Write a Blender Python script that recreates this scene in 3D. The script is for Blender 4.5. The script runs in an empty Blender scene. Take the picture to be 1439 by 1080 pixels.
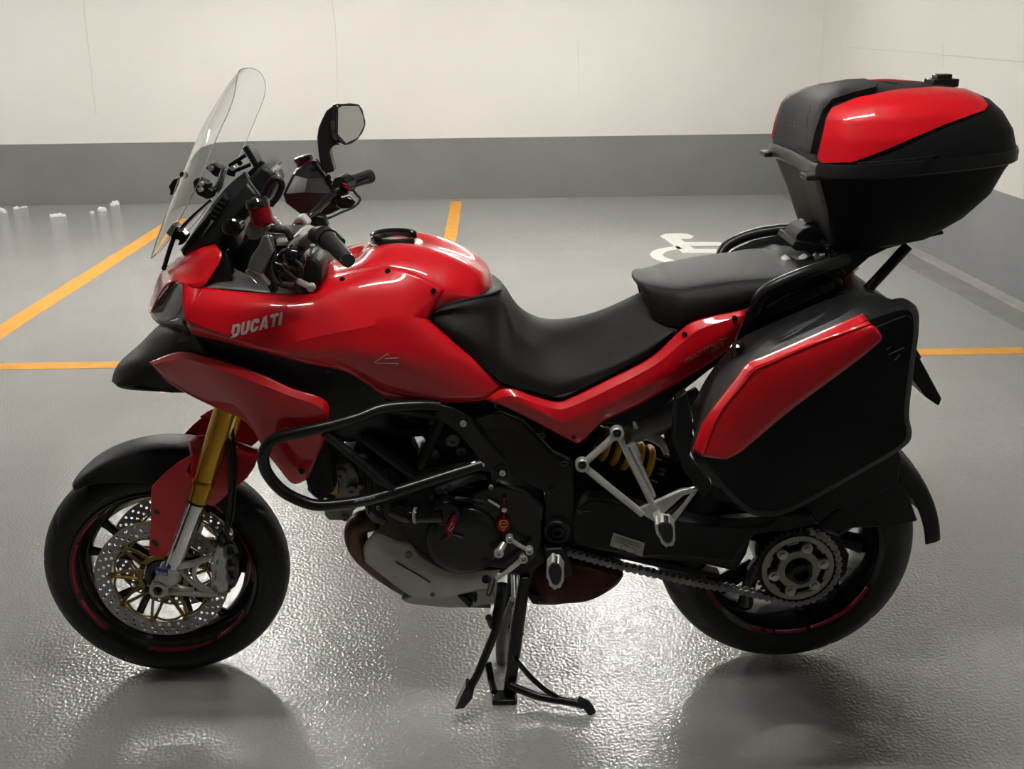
import bpy, bmesh, math, random
from mathutils import Vector, Matrix, geometry
from mathutils.bvhtree import BVHTree
R = math.radians
random.seed(7)
scene = bpy.context.scene
C = scene.collection

# ------------------------------------------------------------------ camera
FPX, PITCH, YAW, ROLL = 1400.0, 0.357722, 0.012270, -0.012819
EYE = Vector((0.0, -2.2065, 1.5929))
_cy, _sy, _cp, _sp = math.cos(YAW), math.sin(YAW), math.cos(PITCH), math.sin(PITCH)
FW = Vector((_sy*_cp, _cy*_cp, -_sp))
_r = Vector((_cy, -_sy, 0)); _u = _r.cross(FW)
RT = math.cos(ROLL)*_r + math.sin(ROLL)*_u
UP = -math.sin(ROLL)*_r + math.cos(ROLL)*_u
cam_data = bpy.data.cameras.new('camera')
cam_data.sensor_width = 36.0
cam_data.lens = FPX/1439.0*36.0
cam_data.clip_start = 0.05
cam = bpy.data.objects.new('camera', cam_data)
C.objects.link(cam)
_m = Matrix((RT, UP, -FW)).transposed().to_4x4()
_m.translation = EYE
cam.matrix_world = _m
scene.camera = cam

# ------------------------------------------------------------------ world, exposure
world = bpy.data.worlds.new('world'); scene.world = world
world.use_nodes = True
world.node_tree.nodes['Background'].inputs[0].default_value = (0.9, 0.93, 1.0, 1)
world.node_tree.nodes['Background'].inputs[1].default_value = 0.02
scene.view_settings.view_transform = 'Standard'
scene.view_settings.look = 'None'
scene.view_settings.gamma = 1.0
scene.view_settings.use_curve_mapping = False
scene.view_settings.exposure = 1.7
LAMP_REAR = 82.0      # emission of the tubes between the bike and the back wall
LAMP_NEAR = 26.0      # emission of the tube above the bike's near side
CEILING = 2.65

# ------------------------------------------------------------------ helpers
def at(u, v, y):
    """point of the world plane at lateral position y that is seen at photo position (u, v)"""
    d = FW*FPX + RT*(u-719.5) - UP*(v-540.0)
    return EYE + d*((y-EYE.y)/d.y)
def on_floor(u, v, z=0.0):
    d = FW*FPX + RT*(u-719.5) - UP*(v-540.0)
    return EYE + d*((z-EYE.z)/d.z)
def pts(lst, y=None):
    return [at(p[0], p[1], p[2] if len(p) > 2 else y) for p in lst]
def scale_at(y, v=600):
    return (at(721, v, y)-at(720, v, y)).length      # metres per photo pixel
def cr(p0, p1, p2, p3, t):
    return 0.5*((2*p1)+(p2-p0)*t+(2*p0-5*p1+4*p2-p3)*t*t+(3*p1-p0-3*p2+p3)*t*t*t)
def spline(P, n=6, closed=False):
    P = [Vector(p) for p in P]; N = len(P); out = []
    if N < 3 and not closed:
        return [P[0].lerp(P[1], i/n) for i in range(n+1)]
    for i in range(N if closed else N-1):
        if closed: a, b, c, d = P[i-1], P[i], P[(i+1) % N], P[(i+2) % N]
        else:
            b, c = P[i], P[i+1]
            a = P[i-1] if i > 0 else 2*b-c
            d = P[i+2] if i+2 < N else 2*c-b
        for k in range(n): out.append(cr(a, b, c, d, k/n))
    if not closed: out.append(P[-1].copy())
    return out
def resample(P, n, smooth=True):
    Q = spline(P, 8) if smooth and len(P) > 2 else [Vector(p) for p in P]
    L = [0]
    for i in range(1, len(Q)): L.append(L[-1]+(Q[i]-Q[i-1]).length)
    out = []; j = 0
    for k in range(n):
        s = L[-1]*k/(n-1)
        while j < len(Q)-2 and L[j+1] < s: j += 1
        d = L[j+1]-L[j]
        out.append(Q[j].lerp(Q[j+1], (s-L[j])/d if d > 1e-9 else 0))
    return out
def mirror(P): return [Vector((p.x, -p.y, p.z)) for p in P]

M = {}
def new_obj(name, me, mat, parent=None):
    o = bpy.data.objects.new(name, me); C.objects.link(o)
    if mat: me.materials.append(M[mat] if isinstance(mat, str) else mat)
    if parent is not None:
        o.parent = parent
    return o
def mesh(name, verts, faces, mat, parent=None, smooth=True, angle=35, bevel=0, seg=2, thick=0, recalc=True):
    me = bpy.data.meshes.new(name)
    me.from_pydata([tuple(v) for v in verts], [], faces)
    if recalc:
        bm = bmesh.new(); bm.from_mesh(me)
        bmesh.ops.remove_doubles(bm, verts=bm.verts, dist=1e-6)
        bmesh.ops.recalc_face_normals(bm, faces=bm.faces)
        bm.to_mesh(me); bm.free()
    o = new_obj(name, me, mat, parent)
    if smooth:
        me.polygons.foreach_set('use_smooth', [True]*len(me.polygons))
        me.set_sharp_from_angle(angle=R(angle))
    if thick:
        m = o.modifiers.new('shell', 'SOLIDIFY'); m.thickness = thick; m.offset = 0
    if bevel:
        m = o.modifiers.new('bevel', 'BEVEL'); m.width = bevel; m.segments = seg
        m.limit_method = 'ANGLE'; m.angle_limit = R(35); m.harden_normals = False
    return o
class MB:
    """collects simple shapes, builds ONE mesh"""
    def __init__(s): s.v = []; s.f = []
    def add(s, v, f):
        n = len(s.v); s.v += [Vector(p) for p in v]; s.f += [tuple(i+n for i in q) for q in f]; return s
    def box(s, c, size, rot=None):
        c = Vector(c); h = Vector(size)/2; rot = rot or Matrix.Identity(3)
        v = [c+rot @ Vector((sx*h.x, sy*h.y, sz*h.z)) for sx in (-1, 1) for sy in (-1, 1) for sz in (-1, 1)]
        return s.add(v, [(0,1,3,2),(4,6,7,5),(0,4,5,1),(2,3,7,6),(0,2,6,4),(1,5,7,3)])
    def tube(s, P, r, n=10, caps=True, flat=1.0):
        P = [Vector(p) for p in P]; N = len(P)
        rr = r if isinstance(r, (list, tuple)) else [r]*N
        t0 = (P[1]-P[0]).normalized()
        nrm = t0.orthogonal().normalized()
        vs = []
        for i in range(N):
            t = (P[min(i+1, N-1)]-P[max(i-1, 0)])
            t = t.normalized() if t.length > 1e-9 else t0
            nrm = (nrm-t*nrm.dot(t)).normalized(); b = t.cross(nrm)
            for k in range(n):
                a = 2*math.pi*k/n
                vs.append(P[i]+(nrm*math.cos(a)+b*math.sin(a)*flat)*rr[i])
        fs = [(i*n+k, i*n+(k+1) % n, (i+1)*n+(k+1) % n, (i+1)*n+k) for i in range(N-1) for k in range(n)]
        if caps: fs += [tuple(range(n-1, -1, -1)), tuple((N-1)*n+k for k in range(n))]
        return s.add(vs, fs)
    def cyl(s, a, b, r, r2=None, n=20):
        return s.tube([a, b], [r, r if r2 is None else r2], n)
    def lathe(s, c, axis, prof, n=32, caps=True):
        """prof: list of (distance along axis, radius)"""
        c = Vector(c); ax = Vector(axis).normalized(); e1 = ax.orthogonal().normalized()
        if abs(ax.y) > .9: e1 = (Vector((1, 0, 0))-ax*ax.x).normalized()
        e2 = ax.cross(e1); vs = []; N = len(prof)
        for d, r in prof:
            for k in range(n):
                a = 2*math.pi*k/n
                vs.append(c+ax*d+(e1*math.cos(a)+e2*math.sin(a))*max(r, 1e-5))
        fs = [(i*n+k, i*n+(k+1) % n, (i+1)*n+(k+1) % n, (i+1)*n+k) for i in range(N-1) for k in range(n)]
        if caps: fs += [tuple(range(n-1, -1, -1)), tuple((N-1)*n+k for k in range(n))]
        return s.add(vs, fs)
    def prism(s, P, d):
        """closed polygon P (vectors) pushed along vector d"""
        n = len(P); d = Vector(d)
        return s.add(list(P)+[p+d for p in P], [tuple(range(n)), tuple(range(2*n-1, n-1, -1))]+[(i, (i+1) % n, n+(i+1) % n, n+i) for i in range(n)])
    def build(s, name, mat, parent=None, **k): return mesh(name, s.v, s.f, mat, parent, **k)

def plate(name, outline, y, t, mat, parent, bevel=.003, smooth=False, seg=2, mir=False, n=4):
    """a piece cut to an outline (photo positions at lateral position y) with thickness t towards the bike's middle"""
    P = pts(outline, y)
    if smooth: P = spline(P, n, True)
    d = Vector((0, t, 0))
    if mir: P = mirror(P); d = -d
    m = MB(); m.prism(P, d)
    o = m.build(name, mat, parent, bevel=bevel, seg=seg)
    return o
def bar(name, P, y, r, mat, parent, n=12, sm=True, k=6, mir=False, flat=1.0):
    Q = pts(P, y)
    if sm and len(Q) > 2: Q = spline(Q, k)
    if mir: Q = mirror(Q)
    return MB().tube(Q, r, n, flat=flat).build(name, mat, parent)
def grid_mesh(rows, closed_rows=False):
    n = len(rows[0]); m = len(rows)
    v = [p for r in rows for p in r]
    f = [(i*n+j, i*n+(j+1) % n, (i+1)*n+(j+1) % n, (i+1)*n+j) for i in range(m-1) for j in range(n if closed_rows else n-1)]
    return v, f
def interp_rows(rows, k=5, crease=()):
    """rows of equal length -> spline across the rows, broken at crease rows"""
    br = sorted(set([0, len(rows)-1]+list(crease))); out = []
    n = len(rows[0])
    for a, b in zip(br[:-1], br[1:]):
        cols = [spline([rows[i][j] for i in range(a, b+1)], k) for j in range(n)]
        new = [[cols[j][i] for j in range(n)] for i in range(len(cols[0]))]
        out += new if not out else new[1:]
    return out
def patch(name, rows, mat, parent, n=40, k=5, crease=(), thick=.003, mir=False, smooth_rows=True, angle=28):
    rows = [resample(r, n, smooth_rows) for r in rows]
    rows = interp_rows(rows, k, crease)
    if mir: rows = [mirror(r) for r in rows]
    v, f = grid_mesh(rows)
    return mesh(name, v, f, mat, parent, thick=thick, angle=angle, recalc=True)
def sym_patch(name, rows, mat, parent, n=40, k=5, crease=(), thick=.003, angle=28, close=False):
    """rows run from the near lower edge up to the ridge (last row, y = 0), mirrored to the far side"""
    rows = [resample(r, n) for r in rows]
    m = len(rows)
    rows = rows+[mirror(r) for r in reversed(rows[:-1])]
    cr_ = list(crease)+[2*(m-1)-c for c in crease]
    rows = interp_rows(rows, k, cr_)
    v, f = grid_mesh(rows)
    if close:
        nn = len(rows[0])
        a = [i*nn for i in range(len(rows))]; b = [i*nn+nn-1 for i in range(len(rows))]
        f = f+[tuple(a), tuple(reversed(b)), tuple(list(range(nn))+list(range((len(rows)-1)*nn+nn-1, (len(rows)-1)*nn-1, -1)))]
        thick = 0
    return mesh(name, v, f, mat, parent, thick=thick, angle=angle)
def bvh_of(o):
    me = o.data
    return BVHTree.FromPolygons([v.co.copy() for v in me.vertices], [tuple(p.vertices) for p in me.polygons])
def conform(name, poly, tree, off, mat, parent, res=9, mir=False, back=.004, sm=0, rnd=None):
    """a panel laid on a surface: outline in photo positions, pushed outwards by off"""
    bd = poly if not sm else [(p.x, p.y) for p in spline([Vector((a, b, 0)) for a, b in poly], sm, True)]
    dense = []
    for i in range(len(bd)):
        a = Vector(bd[i]); b = Vector(bd[(i+1) % len(bd)])
        m = max(1, int((b-a).length/res))
        dense += [a.lerp(b, j/m) for j in range(m)]
    def inside(p):
        c = False; j = len(dense)-1
        for i in range(len(dense)):
            a, b = dense[i], dense[j]
            if (a.y > p.y) != (b.y > p.y) and p.x < (b.x-a.x)*(p.y-a.y)/(b.y-a.y)+a.x: c = not c
            j = i
        return c
    xs = [p.x for p in dense]; ys = [p.y for p in dense]; inner = []
    x = min(xs)+res*.5; row = 0
    while x < max(xs):
        y = min(ys)+res*(.5 if row % 2 else .1)
        while y < max(ys):
            p = Vector((x, y))
            if inside(p) and min((p-q).length for q in dense) > res*.45: inner.append(p)
            y += res
        x += res*.87; row += 1
    nb = len(dense)
    r = geometry.delaunay_2d_cdt(dense+inner, [(i, (i+1) % nb) for i in range(nb)], [list(range(nb))], 1, 1e-4)
    v2, f2 = r[0], r[2]
    P = []; N = []
    for p in v2:
        d = (FW*FPX+RT*(p.x-719.5)-UP*(p.y-540)).normalized()
        h, nn, _, _ = tree.ray_cast(EYE, d)
        if h is None:
            h, nn, _, _ = tree.find_nearest(EYE+d*2.0)
            # nearest approach of the ray
            best = None
            for t in range(150, 330, 2):
                q = EYE+d*(t/100); a_, n_, _, dist = tree.find_nearest(q)
                if best is None or dist < best[0]: best = (dist, a_, n_)
            h, nn = best[1], best[2]
        if nn.dot(d) > 0: nn = -nn
        P.append(h); N.append(nn)
    for _ in range(2):      # soften the normals
        acc = [n.copy() for n in N]
        for f in f2:
            for i in f:
                for j in f: acc[i] += N[j]
        N = [a.normalized() for a in acc]
    top = [p+n*off for p, n in zip(P, N)]; bot = [p-n*back for p, n in zip(P, N)]
    if mir: top = mirror(top); bot = mirror(bot)
    k = len(top)
    cnt = {}
    for f in f2:
        for i in range(len(f)):
            e = (f[i], f[(i+1) % len(f)]); cnt[e] = cnt.get(e, 0)+1
    bnd = [e for e in cnt if (e[1], e[0]) not in cnt]
    faces = [tuple(f) for f in f2]+[tuple(reversed([i+k for i in f])) for f in f2]+[(b, a, a+k, b+k) for a, b in bnd]
    return mesh(name, top+bot, faces, mat, parent, angle=50)
def text_mesh(txt, shear=0.0, bold=0.0, spacing=1.0):
    cu = bpy.data.curves.new('lettering', 'FONT'); cu.body = txt; cu.shear = shear; cu.offset = bold; cu.space_character = spacing
    cu.align_x = 'LEFT'
    o = bpy.data.objects.new('tmp', cu); C.objects.link(o)
    dg = bpy.context.evaluated_depsgraph_get()
    me = bpy.data.meshes.new_from_object(o.evaluated_get(dg))
    v = [p.co.copy() for p in me.vertices]; f = [tuple(p.vertices) for p in me.polygons]
    bpy.data.objects.remove(o); bpy.data.curves.remove(cu); bpy.data.meshes.remove(me)
    return v, f
def lettering(name, txt, a, b, hgt, y, mat, parent, tree=None, off=.0012, shear=0.0, bold=0.0, mir=False, spacing=1.0, drop=0.0):
    """text from photo position a to b (baseline), cap height hgt in metres, laid on the surface tree"""
    v, f = text_mesh(txt, shear, bold, spacing)
    x0 = min(p.x for p in v); x1 = max(p.x for p in v); h0 = max(p.y for p in v)
    A, B = at(*a, y), at(*b, y)
    ex = (B-A); L = ex.length; ex.normalize()
    ey = Vector((0, -1, 0)).cross(ex)*-1
    ey = Vector((-ex.z, 0, ex.x)); 
    if ey.z < 0: ey = -ey
    out = []
    for p in v:
        q = A+ex*((p.x-x0)/(x1-x0)*L)+ey*(p.y/h0*hgt)
        if tree is not None:
            h, nn, _, _ = tree.ray_cast(Vector((q.x, -1.2, q.z)), Vector((0, 1, 0)))
            if h is not None: q.y = h.y
        q.y -= off
        out.append(q)
    k = len(out)
    o = mesh(name, out, f, mat, parent, smooth=False, recalc=False, thick=0)
    m = o.modifiers.new('shell', 'SOLIDIFY'); m.thickness = .0008; m.offset = 0
    return o
def bolt(p, axis, r, mat, parent, name='bolt', h=.004):
    p = Vector(p); ax = Vector(axis).normalized()
    m = MB().lathe(p, ax, [(-.002, r), (h*.7, r), (h, r*.82), (h, r*.5), (h*.35, r*.48), (h*.35, .0001)], 14)
    return m.build(name, mat, parent)
def boltpx(u, v, y, r, mat, parent, name='bolt', tree=None, h=.004):
    p = at(u, v, y)
    ax = Vector((0, -1, 0))
    if tree is not None:
        d = (p-EYE).normalized(); hh, nn, _, _ = tree.ray_cast(EYE, d)
        if hh is not None:
            if nn.dot(d) > 0: nn = -nn
            p, ax = hh, nn
    return bolt(p, ax, r, mat, parent, name, h)
def tag(o, label=None, cat=None, group=None, kind=None):
    if label: o['label'] = label
    if cat: o['category'] = cat
    if group: o['group'] = group
    if kind: o['kind'] = kind
    return o
def empty(name, loc=(0, 0, 0)):
    o = bpy.data.objects.new(name, None); C.objects.link(o); o.location = loc; o.empty_display_size = .1
    return o

# ------------------------------------------------------------------ materials
def mat(name, col, rough=.5, metal=0.0, coat=0.0, spec=.5, bump=None, var=None, trans=0.0, ior=1.45, emit=None, coat_rough=.03, rvar=None, alpha=None):
    m = bpy.data.materials.new(name); m.use_nodes = True
    nt = m.node_tree; b = nt.nodes['Principled BSDF']; L = nt.links
    b.inputs['Base Color'].default_value = (*col, 1); b.inputs['Roughness'].default_value = rough
    b.inputs['Metallic'].default_value = metal; b.inputs['Coat Weight'].default_value = coat
    b.inputs['Coat Roughness'].default_value = coat_rough
    b.inputs['Specular IOR Level'].default_value = spec
    b.inputs['Transmission Weight'].default_value = trans; b.inputs['IOR'].default_value = ior
    tc = nt.nodes.new('ShaderNodeTexCoord')
    if bump:
        sc, st, dist = bump
        n = nt.nodes.new('ShaderNodeTexNoise'); n.inputs['Scale'].default_value = sc; n.inputs['Detail'].default_value = 2
        L.new(tc.outputs['Object'], n.inputs['Vector'])
        bp = nt.nodes.new('ShaderNodeBump'); bp.inputs['Strength'].default_value = st; bp.inputs['Distance'].default_value = dist
        L.new(n.outputs['Fac'], bp.inputs['Height']); L.new(bp.outputs['Normal'], b.inputs['Normal'])
    if var:
        sc, amt = var
        n = nt.nodes.new('ShaderNodeTexNoise'); n.inputs['Scale'].default_value = sc; n.inputs['Detail'].default_value = 6
        L.new(tc.outputs['Object'], n.inputs['Vector'])
        mp = nt.nodes.new('ShaderNodeMapRange'); mp.inputs[1].default_value = .3; mp.inputs[2].default_value = .7
        mp.inputs[3].default_value = 1-amt; mp.inputs[4].default_value = 1+amt
        L.new(n.outputs['Fac'], mp.inputs[0])
        mx = nt.nodes.new('ShaderNodeVectorMath'); mx.operation = 'SCALE'
        mx.inputs[0].default_value = col
        L.new(mp.outputs[0], mx.inputs['Scale']); L.new(mx.outputs[0], b.inputs['Base Color'])
    if rvar:
        sc, lo, hi = rvar
        n = nt.nodes.new('ShaderNodeTexNoise'); n.inputs['Scale'].default_value = sc; n.inputs['Detail'].default_value = 4
        L.new(tc.outputs['Object'], n.inputs['Vector'])
        mp = nt.nodes.new('ShaderNodeMapRange'); mp.inputs[1].default_value = .35; mp.inputs[2].default_value = .65
        mp.inputs[3].default_value = lo; mp.inputs[4].default_value = hi
        L.new(n.outputs['Fac'], mp.inputs[0]); L.new(mp.outputs[0], b.inputs['Roughness'])
    if emit:
        b.inputs['Emission Color'].default_value = (*emit[0], 1); b.inputs['Emission Strength'].default_value = emit[1]
    M[name] = m
    return m
mat('red', (.60, .003, .010), .4, coat=1.0, spec=.25)
mat('plastic', (.010, .010, .0105), .5, spec=.3, bump=(900, .25, .0006))
mat('plastic_smooth', (.010, .010, .0105), .36, spec=.35)
mat('case_plastic', (.006, .006, .0065), .55, spec=.22, bump=(1400, .3, .0005))
mat('gloss_black', (.006, .006, .006), .08, coat=.6)
mat('powder', (.008, .008, .008), .25, bump=(1500, .1, .0003))
mat('frame_grey', (.022, .021, .019), .4, metal=.4)
mat('rubber', (.011, .011, .011), .55, bump=(500, .15, .0005))
mat('tyre', (.010, .010, .010), .5, var=(30, .25))
mat('vinyl', (.010, .010, .010), .55, spec=.28, bump=(700, .7, .0010))
mat('leather', (.013, .013, .014), .65, spec=.3, bump=(800, .5, .0006))
mat('gold', (.55, .30, .035), .28, metal=1.0)
mat('bronze', (.30, .20, .07), .35, metal=1.0)
mat('spring_yellow', (.85, .42, .02), .3, coat=.5)
mat('chrome', (.75, .75, .76), .09, metal=1.0)
mat('aluminium', (.60, .59, .555), .36, metal=.55, var=(60, .12), bump=(600, .1, .0004))
mat('brushed', (.62, .615, .60), .3, metal=.7)
mat('cast', (.26, .25, .23), .5, metal=.4, var=(80, .15), bump=(500, .15, .0006))
mat('cast_dark', (.014, .0135, .013), .45, metal=.3, bump=(400, .2, .0008))
mat('belly', (.50, .49, .455), .45, metal=.25, var=(20, .06))
mat('steel', (.34, .34, .335), .38, metal=.6, var=(200, .1))
mat('header', (.13, .085, .06), .4, metal=1.0, var=(25, .35))
mat('muffler_brown', (.075, .032, .018), .45, metal=.6, var=(18, .4))  # mottled dark brown metal
mat('rim_black', (.010, .010, .010), .16, coat=.5)
mat('chain', (.26, .25, .235), .45, metal=.4)
mat('sprocket', (.36, .335, .29), .42, metal=.45)
mat('white_print', (.75, .74, .72), .5)
mat('silver_print', (.62, .62, .60), .4, metal=.3)
mat('dark_print', (.02, .002, .004), .3)
mat('grey_print', (.09, .09, .09), .5)
mat('dim_print', (.22, .16, .12), .4)
mat('stripe_red', (.36, .012, .035), .35)
mat('anod_red', (.24, .005, .010), .25, metal=.6)
mat('blue_label', (.02, .06, .32), .4)
mat('gold_print', (.75, .5, .12), .4)
mat('guard_grey', (.11, .11, .107), .45)
mat('lens_clear', (.55, .5, .5), .15, trans=.6)
mat('tail_red', (.45, .01, .02), .12, trans=.3)
mat('headlight', (.42, .43, .45), .06, trans=.5, ior=1.3)
mat('lamp_inner', (.34, .35, .36), .3, metal=.3)
mat('mirror_glass', (.85, .86, .88), .015, metal=1.0)
mat('sticker', (.52, .50, .45), .5, var=(150, .15))
g = mat('screen_glass', (.96, .97, .97), .015, trans=1.0, ior=1.10)
mat('glass_edge', (.38, .39, .385), .3)
mat('snow', (.86, .87, .86), .6, bump=(60, .6, .01))

def floor_material():
    m = bpy.data.materials.new('floor'); m.use_nodes = True; nt = m.node_tree; L = nt.links; N = nt.nodes
    b = N['Principled BSDF']; tc = N.new('ShaderNodeTexCoord')
    n1 = N.new('ShaderNodeTexNoise'); n1.inputs['Scale'].default_value = 1.1; n1.inputs['Detail'].default_value = 6
    L.new(tc.outputs['Object'], n1.inputs['Vector'])
    r1 = N.new('ShaderNodeValToRGB'); r1.color_ramp.elements[0].position = .3; r1.color_ramp.elements[1].position = .7
    r1.color_ramp.elements[0].color = (.365, .363, .353, 1); r1.color_ramp.elements[1].color = (.415, .413, .403, 1)
    L.new(n1.outputs['Fac'], r1.inputs['Fac']); 
    # scattered dark specks
    vo = N.new('ShaderNodeTexVoronoi'); vo.inputs['Scale'].default_value = 3.0
    L.new(tc.outputs['Object'], vo.inputs['Vector'])
    lt = N.new('ShaderNodeMath'); lt.operation = 'LESS_THAN'; lt.inputs[1].default_value = .016
    L.new(vo.outputs['Distance'], lt.inputs[0])
    mx = N.new('ShaderNodeMix'); mx.data_type = 'RGBA'; mx.inputs['B'].default_value = (.16, .15, .14, 1)
    L.new(lt.outputs[0], mx.inputs['Factor']); L.new(r1.outputs['Color'], mx.inputs['A']); L.new(mx.outputs['Result'], b.inputs['Base Color'])
    b.inputs['Roughness'].default_value = .082; b.inputs['Specular IOR Level'].default_value = .9
    n2 = N.new('ShaderNodeTexNoise'); n2.inputs['Scale'].default_value = 118; n2.inputs['Detail'].default_value = 0.4
    n3 = N.new('ShaderNodeTexNoise'); n3.inputs['Scale'].default_value = 300; n3.inputs['Detail'].default_value = 1
    L.new(tc.outputs['Object'], n2.inputs['Vector']); L.new(tc.outputs['Object'], n3.inputs['Vector'])
    ad = N.new('ShaderNodeMath'); ad.operation = 'MULTIPLY_ADD'; ad.inputs[1].default_value = .35
    L.new(n3.outputs['Fac'], ad.inputs[0]); L.new(n2.outputs['Fac'], ad.inputs[2])
    bp = N.new('ShaderNodeBump'); bp.inputs['Strength'].default_value = .62; bp.inputs['Distance'].default_value = .0026
    L.new(ad.outputs[0], bp.inputs['Height']); L.new(bp.outputs['Normal'], b.inputs['Normal'])
    M['floor'] = m
floor_material()
mat('wall_white', (.74, .725, .683), .6, var=(.7, .03), bump=(120, .12, .002))
mat('wall_grey', (.195, .197, .192), .5, var=(2.0, .06), bump=(120, .12, .002))
mat('wall_side_grey', (.27, .278, .285), .5, var=(2.0, .06), bump=(120, .12, .002))
mat('joint', (.66, .645, .60), .8)
mat('orange', (.90, .42, .055), .4, var=(14, .08), bump=(170, .3, .002))
mat('paint_white', (.80, .80, .74), .45, bump=(170, .3, .002))
mat('ceiling', (.34, .335, .32), .8)
mat('plinth', (.40, .39, .36), .6, var=(9, .12))
mat('strip_grey', (.26, .255, .24), .45, var=(6, .1))
mat('lamp_housing', (.7, .7, .7), .4)
mat('tube_rear', (1, 1, 1), .5, emit=((1.0, .972, .915), LAMP_REAR))
mat('tube_near', (1, 1, 1), .5, emit=((1.0, .972, .915), LAMP_NEAR))

# ------------------------------------------------------------------ the room
WALL_Y = 6.905
def struct(o, label=None): return tag(o, label, None, None, 'structure')
XL, YB = -9.0, -7.0
wr_far = Vector((2.84, WALL_Y, 0))
_q = on_floor(1439, 428); _d = (_q-wr_far); wr_near = wr_far+_d*((YB-WALL_Y)/_d.y)
fl = mesh('floor', [(XL, YB, 0), (wr_near.x+.2, YB, 0), (wr_far.x+.2, WALL_Y+.1, 0), (XL, WALL_Y+.1, 0), (XL, YB, -.1), (wr_near.x+.2, YB, -.1), (wr_far.x+.2, WALL_Y+.1, -.1), (XL, WALL_Y+.1, -.1)],
          [(0,1,2,3),(7,6,5,4),(0,4,5,1),(1,5,6,2),(2,6,7,3),(3,7,4,0)], 'floor', smooth=False)
struct(fl, 'grey speckled glossy epoxy garage floor')
BAND = .543
wb = MB().box(((XL+wr_far.x)/2, WALL_Y+.06, (BAND+CEILING)/2), (wr_far.x-XL, .12, CEILING-BAND)).build('wall_back', 'wall_white', smooth=False)
struct(wb, 'off-white plastered wall above the grey band behind the motorcycle')
MB().box(((XL+wr_far.x)/2, WALL_Y+.059, BAND/2), (wr_far.x-XL, .122, BAND)).build('painted_band', 'wall_grey', wb, smooth=False)
# right wall (runs along the bays)
dirw = (wr_near-wr_far).normalized(); nw = Vector((-dirw.y, dirw.x, 0)); nw = nw if nw.x > 0 else -nw
def wall_strip(name, z0, z1, off, m, parent=None):
    a, b = wr_far+dirw*-.1+nw*off, wr_near+nw*off
    P = [Vector((a.x, a.y, z0)), Vector((b.x, b.y, z0)), Vector((b.x, b.y, z1)), Vector((a.x, a.y, z1))]
    return MB().prism(P, nw*.12).build(name, m, parent, smooth=False)
BANDR = at(1420, 274, 4.0)
def hit_wall(u, v):
    d = FW*FPX+RT*(u-719.5)-UP*(v-540); t = (wr_far-EYE).dot(nw)/d.dot(nw); return EYE+d*t
zr = hit_wall(1420, 274).z
wrt = wall_strip('wall_right', zr, CEILING, 0, 'wall_white'); struct(wrt, 'off-white concrete wall on the right with a thin horizontal joint')
wall_strip('painted_band', 0, zr, -.002, 'wall_side_grey', wrt)
def strip_floor(name, off0, off1, z, m, parent):
    a, b = wr_far-nw*off0, wr_near-nw*off0; c, d = wr_near-nw*off1, wr_far-nw*off1
    return MB().prism([Vector((p.x, p.y, z)) for p in (a, b, c, d)], (0, 0, -z-.02)).build(name, m, parent, smooth=False)
tr = strip_floor('trim_1', 0.0, .09, .012, 'plinth', None); struct(tr, 'pale cement kerb strip at the foot of the right wall')
tr2 = strip_floor('trim_2', .09, .27, .003, 'strip_grey', None); struct(tr2, 'darker grey strip beside the kerb')  # flat band in a darker grey
wl = MB().box((XL-.06, (YB+WALL_Y)/2, CEILING/2), (.12, WALL_Y-YB, CEILING)).build('wall_left', 'wall_white', smooth=False); struct(wl)
wf = MB().box(((XL+wr_near.x)/2, YB-.06, CEILING/2), (wr_near.x-XL, .12, CEILING)).build('wall_front', 'wall_grey', smooth=False); struct(wf)
ce = MB().box(((XL+3.5)/2, (YB+WALL_Y)/2, CEILING+.06), (3.5-XL+.4, WALL_Y-YB+.3, .12)).build('ceiling', 'ceiling', smooth=False); struct(ce)
# cracks and joints on the walls: slim grooves of bare plaster
def crack(P, y, w, parent):
    Q = [at(u, v, y) for u, v in P]
    m = MB()
    for a, b in zip(Q[:-1], Q[1:]):
        m.tube([a, b], w, 5)
    return m.build('crack', 'joint', parent)
crack([(117, 0), (121, 40), (126, 80), (130, 120), (135, 160)], WALL_Y-.0005, .0035, wb)
crack([(466, 0), (471, 35), (473, 80), (474, 140)], WALL_Y-.0005, .003, wb)
crack([(812, 60), (813, 140)], WALL_Y-.0005, .0025, wb)
def crackw(P, w, parent):
    Q = [hit_wall(u, v) for u, v in P]; m = MB()
    for a, b in zip(Q[:-1], Q[1:]): m.tube([a, b], w, 5)
    return m.build('crack', 'joint', parent)
crackw([(1190, 66), (1240, 70), (1300, 74), (1330, 78)], .0025, wrt)
crackw([(1322, 77), (1370, 81), (1400, 84), (1439, 87)], .0045, wrt)
crackw([(1325, 60), (1326, 95)], .002, wrt)
# painted lines
def line(name, P, m, parent, z=.0015, label=None):
    Q = [on_floor(u, v) for u, v in P]
    o = MB().prism([Vector((q.x, q.y, z)) for q in Q], (0, 0, -.004)).build(name, m, parent, smooth=False)
    if label: o['label'] = label
    return o
def quadline(name, x0, y0, x1, y1, w, label):
    a = Vector((x0, y0, 0)); b = Vector((x1, y1, 0)); d = (b-a).normalized(); n = Vector((-d.y, d.x, 0))*w/2
    N = 24; m = MB(); P = []
    rnd = random.Random(3)
    lo = [a.lerp(b, i/N)-n*(1+.06*rnd.uniform(-1, 1)) for i in range(N+1)]
    hi = [a.lerp(b, i/N)+n*(1+.06*rnd.uniform(-1, 1)) for i in range(N+1)]
    o = MB().prism([Vector((q.x, q.y, .0015)) for q in lo+hi[::-1]], (0, 0, -.004)).build(name, 'orange', fl, smooth=False)
    o['label'] = label
l0 = on_floor(0, 466); l1 = on_floor(218, 331)
quadline('orange_line', l0.x*1.0, 2.40, (l0.x+l1.x)/2, 6.2, .125, 'orange bay line running back on the left')
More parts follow.
